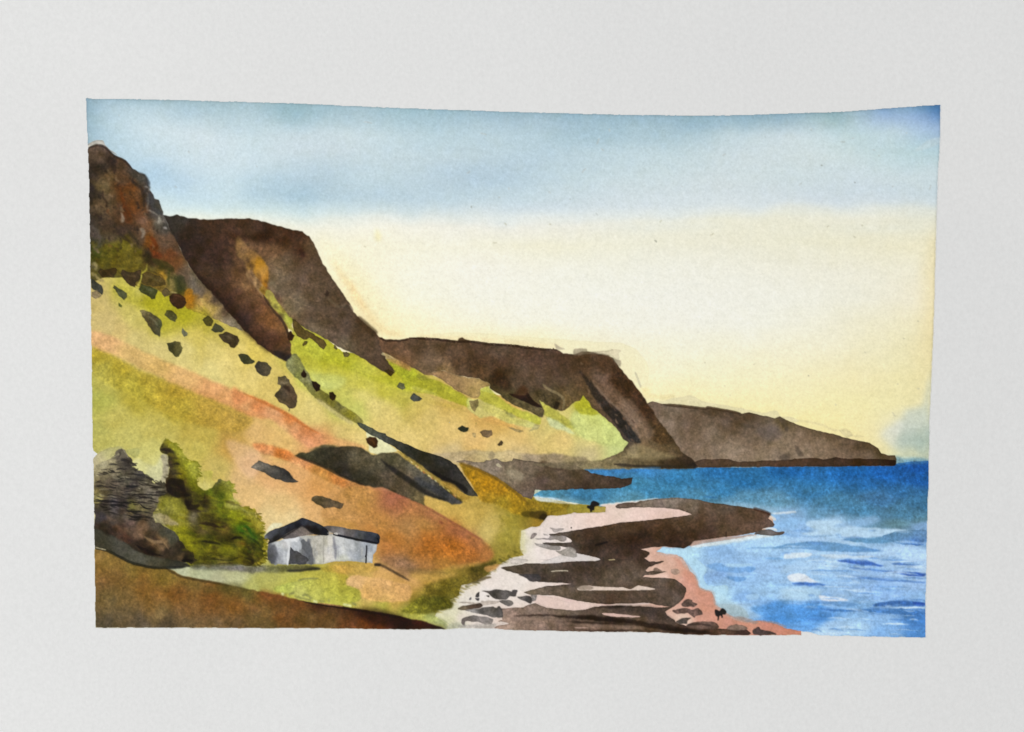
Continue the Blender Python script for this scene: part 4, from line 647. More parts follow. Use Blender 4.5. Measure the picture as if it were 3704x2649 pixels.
for f, a, w, c in (('E', (620,330, 700,360, 770,340), 10, '5c4a2c'), ('E', (870,350, 960,380, 1100,440), 12, '6a5a30'), ('E', (860,480, 920,530, 990,560), 12, '56583a'), ('E', (1230,620, 1300,610, 1370,640), 10, '5c3c22'), ('E', (930,880, 1010,950, 1050,1020), 9, '6c684c'), ('E', (1880,1130, 1960,1150, 2040,1190), 10, '5c5038'), ('E', (1960,1210, 2010,1240), 12, '241c12'),
               ('K', (520,180, 580,200, 600,260), 18, '22140a'), ('K', (450,330, 540,390, 620,430), 12, '6c5638'), ('K', (480,120, 540,130, 580,120), 10, '8a7a5c'), ('K', (1640,870, 1690,890, 1720,940), 8, '5c3a14'), ('K', (930,140, 960,190), 6, '40260e'), ('K', (200,1190, 330,1230, 480,1290), 16, '625c50'), ('K', (540,1290, 600,1330, 650,1380), 14, '1f1c18'), ('N', (820,50, 920,70, 1060,90), 12, '5f5034')):
    stroke(P(f, *a), w / 1.4, c, .6, .9, (.3,.3), .6)
# ---- foreground brown slope
FG = cs('M', 240,620,'80602c', 350,700,'7c5f28', 600,820,'745c24', 250,850,'70501f', 300,950,'73502c', 450,900,'6c4c20', 700,960,'785020', 900,850,'74591f', 900,1040,'7a5020', 1100,1080,'704618', 1000,920,'725a20', 1300,980,'6c5424', 1500,1080,'704216', 1700,1050,'5a4a1c', 1500,1200,'70461c', 1750,1180,'744818', 500,1150,'6c5228', 350,1080,'62502c', 500,1250,'5a4a30', 800,1180,'6f4f24', 900,1260,'705a34', 300,1380,'463c2a', 700,1380,'4f4334', 1000,1400,'443828', 1500,1370,'665034', 1200,1250,'765028', 1200,1350,'5f4c30', 1750,1400,'5a4428') + \
     cs('N', 60,1040,'524c1c', 150,1090,'5f4c20', 300,1085,'74421c', 220,1060,'7a4a1e', 500,1130,'643c18', 650,1200,'683c18', 100,1200,'6a4420', 250,1250,'705428', 450,1220,'5f3f1c', 100,1330,'5a4824', 400,1330,'6c3f18', 300,1420,'54421f', 700,1320,'5c4420', 900,1350,'5c3f1c', 1100,1300,'54341a', 1000,1400,'5c4420', 1300,1380,'703812', 1100,1420,'6c3c1c', 850,1195,'2c1408', 1100,1235,'200e08', 1300,1265,'2c1408', 1200,1300,'4a2a14', 1450,1300,'2a1409', 1500,1360,'50240a', 1550,1430,'74330f', 1650,1340,'1c0d07', 1750,1400,'1a0d07', 1800,1450,'221008') + cs('O', 100,1380,'331408', 200,1400,'26120a', 350,1440,'1c100a')
FG = [(a, b, ''.join('%02x' % int(v) for v in hexc(c) * 255 * (1.07, 1.08, 1.05))) for a, b, c in FG]
wash('painted_foreground_slope', J(P('M', 195,560, 260,562, 330,585, 450,640, 600,720, 800,772, 980,785, 1060,820, 1150,870, 1400,920, 1600,962, 1838,1005), P('N', 80,1020, 200,1045, 430,1092, 600,1140, 800,1180, 950,1200, 1100,1222, 1300,1250, 1500,1290, 1838,1350), P('O', 100,1335, 200,1360, 350,1410, 420,1435, 455,1455, 0,1458), P('N', 900,1460, 0,1457), P('M', 1000,1449, 203,1446, 196,1000)), FG, r=.6, soft=.9, edge=.06, gran=.11, mott=.06, s0=9, sm=False, mask_mul=OUTM)
stroke(P('N', 640,1155, 800,1183, 1000,1210, 1300,1258, 1600,1310, 1838,1360), 10, '180a06', .85, .6, (.3,.1))
stroke(P('N', 820,1175, 960,1192, 1100,1215), 5, 'a8784c', .7, .5)
stroke(P('N', 1200,1262, 1500,1330, 1750,1420, 1838,1450), 60, '1c0d08', .6, 3, (.4,.1), .8)
stroke(P('N', 180,1052, 320,1085, 480,1110), 26, '7c421a', .5, 2.5)
stroke(P('M', 950,1040, 1300,1080, 1600,1150, 1838,1200), 40, '744616', .35, 5)
stroke(P('M', 980,790, 1150,880, 1400,928, 1700,985), 9, '3c2c10', .7, .8)
stroke(P('M', 1400,1040, 1700,990, 1838,1020), 26, '4c4418', .5, 3)

# ---- trees
wash(None, P('J', 213,1100, 262,1050, 380,985, 520,960, 600,985, 560,1100, 420,1150, 300,1300, 240,1500, 213,1500), cs('J', 260,1120,'b4ab8c', 400,1060,'aaa468', 500,1000,'a8a262', 280,1250,'a09468', 240,1350,'a4986c'), r=1, soft=1.2, alpha=.9, edge=.15, gran=.08)
wash(None, P('J', 640,1005, 800,985, 800,1060, 760,1110, 700,1080), 'a6a458', soft=.8, alpha=.85, edge=.12)
wash(None, P('J', 800,1110, 720,1150, 760,1250, 900,1330, 1000,1420, 1130,1440, 1130,1300, 1090,1100, 1000,1200, 900,1180), cs('J', 850,1200,'c3c078', 750,1190,'c8c484', 950,1320,'b0ae84', 1050,1350,'a8a680', 1050,1310,'c4c48c', 1090,1420,'b0a888'), r=1, soft=2, alpha=.85)
wash(None, P('M', 860,0, 1300,0, 1350,300, 1400,700, 1300,765, 1200,740, 1100,600, 950,400, 820,230), cs('M', 900,60,'6f6a2c', 1000,250,'8a8248', 1100,400,'787410', 1250,600,'6c680c', 1200,200,'76721a'), r=1, soft=1.5, gran=.12)
T1 = cs('J', 580,1020,'6a6250', 560,1120,'544c3c', 640,1170,'2f2a24', 450,1180,'8a805c', 350,1200,'98906c', 280,1300,'948a64', 600,1250,'463f34', 500,1280,'6f664c', 700,1300,'504a3c', 380,1350,'6f6448', 260,1400,'7c7048', 600,1400,'4c4638', 800,1350,'3c362e', 750,1450,'3c3530', 300,1450,'5f5440', 450,1480,'584c3c', 900,1420,'57503f', 1050,1480,'3c362a', 900,1500,'6f6654', 1000,1560,'746c5a', 250,1550,'7c7040', 350,1570,'463c24', 600,1560,'4c4236', 750,1580,'3a3228', 1150,1560,'4c4434', 850,1590,'5f5644') + \
     cs('M', 230,20,'8f8448', 300,100,'3c342c', 400,90,'544c48', 230,200,'342e2c', 500,60,'2f2824', 600,100,'6a6430', 750,60,'5a5240', 700,130,'6b6038', 300,280,'2c2418', 400,230,'463c34', 450,330,'47301f', 580,290,'5a463a', 700,340,'6a5038', 650,210,'38322a', 500,440,'3f2818', 380,400,'33261a', 800,400,'3c2f20', 850,300,'4a4234', 950,400,'3c3a2c', 1050,450,'42402f', 700,480,'281c10', 850,480,'6f5230', 950,520,'6c5434', 800,580,'1e140c', 1000,600,'33281c', 1150,560,'2c2418', 1100,640,'2c2418', 1200,690,'150f0a', 1150,660,'544024', 1280,680,'2c2614', 650,560,'2f2418')
wash('painted_dark_tree', J(P('J', 213,1290, 250,1200, 330,1150, 430,1130, 500,1090, 530,1020, 580,985, 635,1000, 655,1050, 700,1130, 730,1220, 800,1290, 890,1330, 960,1390, 990,1435, 1140,1452, 1200,1540, 1180,1624), P('M', 900,60, 860,120, 820,200, 860,280, 950,310, 1050,360, 1100,420, 1150,500, 1200,560, 1290,620, 1330,680, 1290,730, 1150,740, 950,700, 700,630, 540,540, 350,440, 195,370, 184,0)), T1, r=1.6, soft=.5, edge=.1, gran=.12, mott=.16, sm=False, s0=1.5, pw=2.3, warp=5, mask_mul=OUTM)
wash('painted_tree_shadow', P('M', 195,350, 350,400, 550,510, 650,590, 800,645, 1000,685, 1200,735, 1250,765, 1200,775, 980,780, 800,770, 700,750, 600,715, 450,640, 330,580, 195,552), cs('M', 250,450,'3a382c', 450,520,'46443a', 700,690,'4c4a3c', 900,720,'44402f', 1100,750,'2c2a1c', 350,540,'33301f'), r=.6, soft=.8, edge=.25, gran=.1, mask_mul=OUTM)  # grey shadow band under the trees, laid in as pigment
stroke(P('M', 195,555, 330,588, 450,645, 600,722, 800,774, 980,785, 1200,775), 10, '14140e', .8, .6)
stroke(P('M', 200,548, 260,566, 320,580), 5, 'b8ac84', .7, .4)
hatch(P('J', 213,1400, 440,1200, 560,1100, 640,1020, 700,1150, 800,1300, 1000,1440, 1150,1500, 1180,1624, 213,1624), 62, 34, 4.6, '1f1b17', .1, .85, 3)
hatch(P('M', 190,0, 880,0, 820,180, 700,260, 500,240, 190,60), 46, 44, 4.4, '1a1613', .12, .85, 4)
hatch(P('J', 213,1300, 440,1200, 900,1400, 1100,1500, 1150,1624, 213,1624), 30, 30, 5, '8f866c', .1, .6, 5, soft=.6)
hatch(P('M', 200,120, 800,200, 950,500, 1150,660, 700,560, 300,380), 46, 26, 12, '', .5, .5, 6, soft=1.4, cols=('6f543a', '241a12', '4c3626', '1a130d'))
for f, a, w, c in (('J', (415,1200, 480,1190, 570,1215), 14, '28241f'), ('J', (570,1150, 640,1140, 700,1190), 26, '25211d'), ('J', (500,1250, 580,1245, 660,1255), 12, '1c1917'), ('J', (700,1300, 780,1330, 880,1330, 920,1332), 14, '25221e'), ('J', (620,1360, 720,1390, 840,1400), 18, '2c2825'), ('J', (620,1470, 700,1480, 800,1470), 22, '1c1a18'),
                ('J', (220,1470, 330,1475, 450,1480), 12, '2c2620'), ('J', (570,1580, 760,1590, 1000,1600, 1150,1610), 14, '161310'), ('J', (900,1555, 1050,1570, 1180,1590), 10, '211d18'), ('J', (540,1010, 560,1060, 520,1120), 14, '3a352b'), ('J', (600,990, 640,1050, 680,1120), 6, 'a8a07c'),
                ('M', (190,40, 350,38, 500,60, 600,45), 20, '141110'), ('M', (190,75, 400,85, 540,95), 12, '1a1614'), ('M', (520,150, 700,160, 830,185), 16, '131110'), ('M', (520,190, 650,215, 780,225), 16, '15120f'), ('M', (560,240, 640,245, 700,240), 14, '191410'), ('M', (640,520, 780,600, 950,650), 34, '150e0a'), ('M', (1150,705, 1220,700, 1290,700), 30, '0f0b08'), ('M', (740,430, 830,490, 950,500, 1010,580), 24, '7d6240'), ('M', (800,220, 900,215, 1050,260, 1120,300), 12, 'a8986c'), ('M', (850,130, 950,150, 1050,170), 10, 'a09458')):
    stroke(P(f, *a), w / 2.6, c, .85, .6, (.3,.4), .8)

T2 = cs('J', 1150,900,'9a9430', 1200,940,'847c12', 1250,950,'7a7810', 1120,990,'4c4414', 1170,1030,'241c14', 1300,1030,'6f7010', 1350,1100,'77740e', 1240,1100,'2c2618', 1200,1180,'3a2e20', 1450,1220,'77780f', 1280,1220,'4c4410', 1230,1280,'3c301c', 1380,1280,'7a700c', 1500,1200,'88881c', 1550,1200,'8f9430', 1540,1300,'86861c', 1200,1400,'46381f', 1250,1440,'1f170f', 1300,1500,'1a110b', 1400,1400,'6c600c', 1480,1380,'686a0c', 1400,1540,'1c130a', 1520,1500,'5a5a08', 1200,1500,'120d09', 1800,1420,'666434', 1850,1400,'5c5c3c', 1780,1520,'45480f', 1900,1500,'6c6c14', 1960,1450,'8f8f38', 2000,1560,'848420', 1650,1580,'55600a', 1870,1600,'44500a', 1540,1600,'3f3c08') + \
     cs('M', 880,60,'6a6234', 950,60,'7a7618', 1080,40,'7d7820', 1000,120,'74702c', 1150,120,'74701c', 1150,200,'7a7214', 1100,250,'78701c', 1150,380,'7f7c0a', 1250,100,'281d10', 1240,60,'17100b', 1300,90,'241a10', 1290,200,'766c50', 1350,60,'2a2410', 1400,200,'46400f', 1450,120,'55540c', 1550,80,'4f5a08', 1600,170,'606408', 1450,300,'2c2410', 1550,310,'2a200c', 1400,360,'5a4c24', 1600,380,'5a4814', 1700,180,'6f7408', 1780,260,'7a7c08', 1820,350,'2f5c08', 1780,420,'3c4a06', 1300,440,'5f6008', 1450,490,'3a3a0a', 1300,550,'74720a', 1450,550,'6c6a08', 1600,500,'33300a', 1700,460,'2f2808', 1800,520,'5a4008', 1650,590,'6c6c0c', 1780,600,'4f4c08', 1350,640,'4c4a0a', 1500,650,'46400a', 1650,660,'38380a', 1420,700,'3c380a', 1600,700,'6a6020', 1750,690,'5c540c', 1720,60,'98953c', 1650,40,'767a10', 1380,700,'4f4c0c') + \
     cs('N', 30,140,'98943c', 90,170,'969030', 100,230,'8a8416', 20,250,'7a7a08', 50,330,'2c4a08', 0,300,'3a5a06', 110,400,'2c4c08', 150,450,'2f5208', 170,300,'8a7c18', 190,350,'8f7c1c', 60,480,'3f4808', 60,580,'2c280a', 130,560,'24240a', 180,620,'4a4a08', 30,640,'2c2808', 200,480,'5a5c10', 210,560,'54540f', 90,700,'241c0a', 30,720,'4a400c', 150,700,'5c4c14')
wash(None, P('J', 1085,1080, 1180,1090, 1190,1300, 1160,1430, 1090,1420, 1110,1250), cs('J', 1130,1120,'9c9478', 1140,1300,'8f8670', 1120,1400,'b0a884'), r=1, soft=1, alpha=.9, gran=.1)
wash('painted_green_tree', J(P('J', 1088,1000, 1110,930, 1128,870, 1155,838, 1190,890, 1240,920, 1310,960, 1345,1030, 1380,1090, 1420,1130, 1480,1150, 1560,1175, 1580,1260, 1565,1340, 1570,1430, 1600,1490, 1640,1530, 1700,1530, 1760,1490, 1790,1420, 1830,1380, 1900,1395, 1960,1400, 2010,1440, 2035,1520, 2040,1624), P('N', 0,120, 60,140, 130,160, 135,220, 185,245, 180,300, 218,330, 210,410, 240,440, 232,510, 250,560, 248,640, 215,680, 200,730, 150,735, 120,775, 100,760, 0,765), P('M', 1700,765, 1500,765, 1300,775, 1250,745, 1330,690, 1290,620, 1200,560, 1150,480, 1100,400, 1040,350, 980,310, 1000,240, 900,180, 860,120, 900,0), P('J', 1180,1560, 1145,1480, 1180,1350, 1200,1200, 1180,1080, 1100,1045)),
     T2, r=1.5, soft=.5, edge=.1, gran=.13, mott=.16, sm=False, s0=2.5, pw=2.2, warp=4)
wash(None, P('M', 820,200, 900,180, 1000,215, 1110,300, 1060,310, 950,300, 870,280), cs('M', 850,240,'a09870', 1000,250,'8c7c4c', 900,280,'8a8258', 1050,290,'a8986c'), r=1.2, soft=1, alpha=.9, gran=.12)
wash(None, P('J', 1640,1530, 1600,1490, 1575,1430, 1590,1300, 1700,1270, 1770,1280, 1750,1380, 1790,1410, 1760,1480, 1700,1528), cs('J', 1680,1350,'b3a848', 1620,1460,'bcb468', 1720,1440,'bdb058', 1740,1310,'a8a034'), r=.9, soft=.8, alpha=.8)
wash(None, P('M', 1630,100, 1650,50, 1720,20, 1780,30, 1790,110, 1720,130), 'a09c48', soft=2, alpha=.6)
hatch(P('J', 1190,1060, 1290,1100, 1350,1300, 1500,1500, 1500,1600, 1250,1624, 1160,1480, 1190,1300), 50, 26, 8, '', .2, .6, 8, soft=.8, cols=('1f160e', '2c2412', '5a5210', '3a2c18'))
hatch(P('M', 1250,0, 1838,100, 1838,740, 1350,740, 1150,450, 1100,350, 1300,200), 150, 34, 9, '', .2, .5, 9, soft=1.0, cols=('2a260a', '6c680a', '3a340a', '84800f', '1c160a', '5a4c08', '3a400a', '2a200c', '8a8410'))
hatch(P('N', 0,150, 120,190, 200,330, 230,520, 210,680, 100,740, 0,740), 80, 24, 8, '', .35, .5, 10, soft=.9, cols=('3a3c08', '6c6c10', '24200a', '84780f', '2c3a08'))
hatch(P('M', 900,20, 1180,60, 1200,400, 1100,380, 1000,230), 26, 30, 8, '', .35, .5, 12, soft=.9, cols=('8a8424', '5c5a0c', 'a09c48', '6c6a10'))
for f, a, w, c in (('J', (1090,1000, 1150,1000, 1220,1020, 1260,1060), 30, '1e1610'), ('J', (1150,1480, 1250,1420, 1350,1450, 1400,1560), 80, '17100a'), ('J', (1170,1540, 1300,1590, 1480,1600), 46, '150f09'), ('J', (1210,1330, 1300,1300, 1380,1310), 10, '2a2210'), ('J', (1220,1200, 1300,1190, 1340,1200), 16, '1e1810'),
                ('M', (1190,20, 1220,90, 1240,120), 40, '130d08'), ('M', (1220,120, 1300,110, 1350,80), 40, '1c140c'), ('M', (1350,290, 1480,300, 1600,340), 34, '23190c'), ('M', (1340,480, 1470,500, 1590,525), 22, '17140a'), ('M', (1690,465, 1780,450, 1838,450), 22, '151008'), ('M', (1380,680, 1550,690, 1730,690, 1838,650), 12, '1c1c08'), ('M', (1520,740, 1650,735, 1750,715), 10, '23180a'), ('M', (1390,630, 1530,655, 1640,630, 1740,660), 8, '23240a'), ('M', (1360,750, 1420,755, 1480,765), 18, 'b09a4c'),
                ('N', (0,300, 50,340, 100,420), 30, '244c08'), ('N', (10,690, 90,700, 110,775), 22, '1c160a'), ('N', (60,440, 140,500, 180,560), 20, '24300a')):
    stroke(P(f, *a), w / 2.6, c, .8, .8, (.3,.4), 1)

fringe(P('J', 1240,920, 1310,960, 1380,1090, 1480,1150, 1570,1200, 1565,1400), 44, 12, 7, ('74720e', '7c7c1c', '66640c', '8f8c28'), .3, 31)
fringe(P('J', 1900,1395, 2010,1440, 2040,1560), 20, 10, 7, ('8f8f30', '84841c'), .1, 32)
fringe(P('N', 0,120, 130,165, 185,245, 218,330, 240,440, 250,560, 240,680, 120,770), 90, 11, 8, ('948a20', '7c7414', '6a660c', '4c4408', '8c7c1c'), .25, 33)
fringe(P('J', 700,1130, 800,1290, 960,1390, 1140,1452), 34, 12, 6, ('3c362c', '2c2822', '4c4638'), .15, 34)
fringe(P('J', 500,1090, 530,1020, 580,990), 12, 9, 6, ('5c5444', '8a8264'), 2.8, 35)
for f, a, c, al in (('N', (60,140, 130,170, 190,260, 220,340, 180,360, 110,270, 40,210), 'a39a34', .5), ('J', (1210,930, 1310,970, 1400,1110, 1380,1200, 1290,1080, 1220,990), '9a9626', .45), ('J', (1440,1160, 1570,1190, 1560,1330, 1500,1340, 1430,1230), 'a3a030', .5),
                    ('M', (1110,380, 1240,420, 1300,560, 1440,600, 1300,620, 1190,520), '98940f', .5), ('M', (1640,120, 1838,200, 1838,280, 1700,240), '8f9214', .4), ('M', (1560,560, 1720,570, 1760,640, 1600,640), '8c8a12', .4), ('M', (930,60, 1100,40, 1150,180, 1020,150), '949030', .4)):
    wash(None, P(f, *a), c, r=1.2, soft=2.5, alpha=al, gran=.1)
# ---- cottage
stroke(P('M', 1250,775, 1500,778, 1838,775), 20, '5c5c4c', .7, 1.6)
wash(None, J(P('M', 1500,770, 1838,765), P('N', 300,760, 600,745, 850,780, 850,800, 640,815, 500,830, 200,835, 0,830), P('M', 1600,790)), cs('M', 1600,780,'6a6458', 1800,790,'6f6a68') + cs('N', 100,790,'5a584c', 300,790,'6a6a3c', 600,790,'57522c', 800,790,'3c3a20', 500,800,'5c5c30', 200,770,'77756c'), r=1, soft=1.8, alpha=.9, gran=.14)
stroke(P('N', 480,815, 640,812, 760,795, 860,795), 9, '26241c', .8, .8)
stroke(P('N', 600,925, 700,905, 840,900), 7, '6c7044', .6, .8)
wash(None, P('N', 330,1010, 420,975, 560,945, 700,915, 850,895, 880,830, 1000,820, 1140,850, 1170,900, 1150,980, 1290,1030, 1305,1120, 1250,1160, 1100,1160, 900,1130, 780,1160, 600,1090, 420,1060), cs('N', 450,1010,'a4ac44', 650,970,'aaac44', 900,900,'a8a038', 1000,1000,'acab38', 1150,1080,'a0a030', 800,1060,'aeae48', 1100,870,'a89428', 600,1050,'b0b05c', 1200,1120,'98962c'), r=1, soft=.7, alpha=.85, edge=.1, gran=.09)
wash(None, P('N', 1170,900, 1250,870, 1500,900, 1700,950, 1838,980, 1838,1130, 1600,1160, 1320,1120, 1290,1030, 1150,980), cs('N', 1230,960,'d0a270', 1450,930,'cc9c5c', 1700,1000,'cc9858', 1500,1080,'c89850', 1350,1050,'c8964c', 1600,1000,'ce9c60'), r=1, soft=1.2, alpha=.8, gran=.1)
wash(None, P('N', 850,790, 1000,760, 1250,745, 1430,740, 1500,800, 1350,840, 1150,850, 950,830), cs('N', 900,790,'968424', 1100,780,'bd9038', 1300,790,'b89440', 1450,790,'b8903c'), soft=1.5, alpha=.8, gran=.1)
wash(None, P('N', 1500,650, 1700,640, 1838,700, 1838,900, 1700,840, 1540,750), '85644a', soft=5, alpha=.55, gran=.15)
stroke(P('N', 1450,750, 1500,745, 1600,795, 1700,850, 1800,905, 1838,930), 9, '463420', .85, .9, (.1,.3))
stroke(P('N', 1450,750, 1480,750, 1520,755), 9, '26201a', .8, .6)
for a in ((500,1080, 560,1060), (650,1095, 700,1085, 760,1130), (840,1150, 900,1160), (940,1130, 955,1160), (1200,1170, 1250,1200), (560,1100, 640,1120, 750,1150)): stroke(P('N', *(a if len(a) > 2 else a)), 8, '7c7c40', .7, .8)
for a in ((420,1070, 450,1080), (770,1150, 820,1165), (1100,1190, 1200,1205)): stroke(P('N', *a), 9, 'c4c888', .8, .8)
wash(None, P('N', 230,420, 280,330, 340,285, 430,300, 400,330, 300,370, 240,430), 'cfcba4', soft=1, alpha=.85)
wash('painted_cottage', P('N', 280,505, 400,485, 470,462, 640,432, 870,422, 990,405, 1200,450, 1482,515, 1470,600, 1440,640, 1432,732, 1360,728, 1200,708, 1000,715, 880,745, 760,742, 500,742, 440,748, 390,740, 350,757, 330,735, 310,742, 300,712, 270,700, 263,610),
     cs('N', 290,560,'5a5c5e', 300,650,'3e3e42', 340,620,'66686c', 420,520,'b4b8b8', 420,600,'9ca0a4', 400,700,'8a8d90', 450,700,'a8acae', 490,520,'b8b8b8', 560,500,'b4b8bc', 580,560,'9a9ea2', 640,530,'85898a', 700,540,'5a5c5e', 740,640,'5c5e62', 760,700,'6c6e70', 800,520,'aaa698', 820,620,'a8a496', 870,700,'b8b6a4', 900,500,'a6a290', 950,500,'b8b4a8', 950,650,'c2beb4', 985,600,'bcb9b0', 1010,560,'8c8d92', 1060,500,'b4b6b4', 1080,600,'bcbebb', 1150,560,'a9acac', 1120,690,'b4b6a8', 1200,600,'9da1a4', 1230,560,'b2b5b6', 1300,620,'8c9298', 1280,520,'8f9498', 1330,690,'a4a6a0', 1400,560,'8a9096', 1400,650,'a4a9ac', 1450,560,'a8acae'),
     r=.4, soft=.3, edge=.12, gran=.06, mott=.04, s0=1, pw=2.4, warp=3, sm=False)
for k in range(34):
    x = rg2.uniform(290, 1440); y = rg2.uniform(500 if x < 900 else 530, 600)
    stroke(P('N', x, y, x + rg2.uniform(-3, 3), y + rg2.uniform(40, 120)), rg2.uniform(3, 7), ('c4c6c6', '8d9196', '7a7e84', 'b4b4aa')[k % 4], .45, .7, (.3,.3), .4)
wash('painted_cottage_window', P('N', 518,555, 560,590, 600,598, 650,640, 700,665, 728,700, 700,720, 690,745, 640,748, 560,735, 498,735, 512,640), '434345', r=.6, soft=.35, edge=.22, gran=.1)
wash(None, P('N', 640,480, 700,470, 735,520, 765,600, 775,735, 730,738, 715,650, 680,600, 640,560), '5a5c5f', r=.6, soft=.6, edge=.15, alpha=.9)
wash(None, P('N', 545,500, 610,480, 640,520, 640,580, 560,560), 'a8acb0', r=.7, soft=.6, alpha=.8)
wash(None, P('N', 425,475, 500,470, 590,445, 625,455, 600,500, 560,490, 515,500, 512,560, 500,740, 480,740, 490,560, 470,500), 'c6c8c8', r=.6, soft=.5, alpha=.9)
wash(None, P('N', 630,430, 760,425, 780,470, 720,465, 700,495, 670,470, 640,455), 'a8a69a', r=.8, soft=.5, alpha=.85)
wash(None, P('N', 270,600, 300,560, 350,520, 370,600, 345,735, 310,740, 272,695), '4a4b4e', soft=1.2, alpha=.75)
stroke(P('N', 1000,440, 1015,560, 1020,690), 8, '7c7c84', .8, .8)
stroke(P('N', 890,440, 885,600, 890,740), 4, '8c887c', .7, .5)
stroke(P('N', 960,420, 965,560, 960,700), 16, 'c4c0b6', .6, 1)
stroke(P('N', 1260,560, 1250,640, 1270,690), 20, '8a9096', .5, 1.4)
wash('painted_cottage_gable', P('N', 655,295, 710,325, 790,380, 812,412, 730,420, 640,436, 470,466, 440,465, 420,440, 480,400, 560,345), cs('N', 560,420,'544e4c', 650,370,'6a5f56', 700,390,'7d6f62', 600,400,'5c5450'), r=.5, soft=.4, gran=.12)
wash('painted_cottage_roof', P('N', 275,517, 290,480, 262,455, 238,462, 240,425, 300,372, 480,308, 600,255, 655,228, 780,268, 900,328, 935,365, 950,400, 930,425, 860,425, 800,415, 760,392, 700,345, 655,312, 600,338, 550,362, 450,425, 380,480),
     cs('N', 300,410,'46484e', 260,440,'6c7076', 450,350,'303238', 550,300,'25272d', 650,250,'24262c', 640,300,'14141a', 500,360,'1c1c22', 400,440,'1e1c1e', 310,490,'24221f', 750,290,'2c2f36', 850,330,'262a32', 900,380,'15171c', 800,380,'120f10', 720,350,'1c1412', 680,280,'333740', 350,390,'3c3f46'), r=.4, soft=.3, edge=.1, gran=.07, s0=1, pw=2.4, warp=3)
wash('painted_cottage_roof', P('N', 890,325, 1000,318, 1150,343, 1400,384, 1480,402, 1512,440, 1500,512, 1480,519, 1400,498, 1300,475, 1150,445, 1000,422, 992,400, 950,385, 930,355), cs('N', 950,350,'4f4c4c', 1020,360,'6c6662', 1150,390,'5c5654', 1150,350,'5a544c', 1300,420,'484a4e', 1400,430,'2f3238', 1480,460,'202226', 1050,400,'7c7874', 1450,410,'3c3f44'), r=.4, soft=.3, edge=.15, gran=.08, s0=1, pw=2.2, warp=3)
stroke(P('N', 995,412, 1150,445, 1300,478, 1400,500, 1490,514), 8, '0c0c10', .9, .4, (.1,.05))
stroke(P('N', 940,385, 960,400, 985,410), 12, 'a8a49c', .7, .7)
stroke(P('N', 1005,405, 1030,398, 1045,410, 1020,414), 4, 'c4c0b8', .8, .3)
stroke(P('N', 1480,450, 1500,490, 1490,512), 7, '0c0c10', .8, .4)
stroke(P('N', 290,500, 400,462, 460,432, 560,368, 655,318, 760,392, 850,420), 6, '1c1a1c', .8, .6)
stroke(P('N', 655,230, 560,275, 450,325), 4, '15161a', .7, .4)
wash('painted_cottage_door', P('N', 1358,540, 1370,540, 1368,640, 1362,732, 1350,730, 1352,670, 1346,660, 1356,620), '101014', r=.3, soft=.25)

stroke(P('L', 1925,895, 2040,925, 2165,930, 2300,940), 16, 'c8d6de', .75, 1.0, (.1,.5))
stroke(P('L', 1950,930, 2200,962, 2380,972, 2500,985), 7, 'ccd2cc', .6, .7)
# ---- beach
BEACH = cs('O', 1000,850,'d4c8be', 1300,800,'d2c8be', 800,950,'d0c6b6', 700,1100,'cfc8bc', 900,1000,'d6cec8', 500,1220,'c8c4a4', 600,1300,'cdc2b4', 450,1330,'c4c298', 800,1330,'cfc2b8', 1100,730,'d2c8be', 1200,620,'c4bcae', 1450,560,'d0c6ba', 1400,400,'c8c29c', 1380,300,'ccc6ac', 1450,450,'cfc8b8', 1600,500,'d4c8c0', 1750,560,'d4c6be', 1500,250,'cfc4ba', 1650,200,'d0c2b8', 1800,130,'d4c5bc', 1950,100,'d3c2b8', 1750,350,'d2c6c0', 1800,1120,'cfb8ac', 1950,1150,'cdb0a6', 1650,960,'d2c4ba', 1100,1400,'c8b2a4', 1000,1400,'ccbcb0') + \
     cs('P', 0,560,'d6c0b4', 200,560,'d6bcae', 500,500,'d6bbae', 700,480,'d2b5a8', 900,490,'d0b2a4', 400,460,'cfb8a8', 600,800,'ccaa98', 700,850,'c69a84', 800,930,'c89e88', 650,960,'cca894', 850,1010,'c89a84', 700,1040,'d0ae9c', 900,900,'c48c74', 1000,1050,'c4866e', 980,1200,'c68c76', 1100,1150,'c2846c', 1000,1330,'c48f7a', 1150,1300,'c4866e', 1100,1400,'c48a74', 1350,1430,'bf826c', 1500,1480,'c4866e', 1700,1480,'c07c66', 1850,1520,'c07a62', 930,1400,'ceb09c', 300,1370,'caa294', 100,1300,'cfb8a8', 400,1285,'c8b0a0', 1650,500,'c8a48c', 1200,730,'c09888')
wash('painted_beach', J(P('O', 440,1456, 500,1400, 310,1290, 350,1215, 410,1220, 525,1190, 495,1090, 600,1040, 640,915, 830,870, 940,790, 1000,725, 1130,640, 1250,570, 1410,548, 1362,480, 1375,240, 1460,205, 1600,180, 1650,110, 1700,60, 1850,45, 2030,22), P('P', 60,492, 170,492, 262,483, 264,440, 210,425, 400,402, 570,385, 900,372, 1640,478, 1700,520, 1725,600, 1600,655, 1300,708, 1100,735, 1040,765, 860,792, 760,785, 700,826, 780,845, 870,852, 925,880, 960,930, 1000,1000, 1042,1035, 1080,1140, 1180,1170, 1205,1230, 1215,1280, 1280,1330, 1340,1380, 1430,1410, 1500,1435, 1580,1420, 1700,1440, 1800,1475), P('Q', 320,1482, 474,1512, 474,1548, 0,1552), P('P', 1000,1546, 700,1526, 0,1521), P('O', 1300,1466, 1000,1444)),
     BEACH, r=.6, soft=.25, edge=.12, ew=1.3, gran=.03, mott=.025, sm=False, mask_mul=OUTM, s0=3, pw=2.0)
stroke(P('P', 210,424, 400,402, 570,384, 720,366), 6, 'd8d4cc', .7, .6)
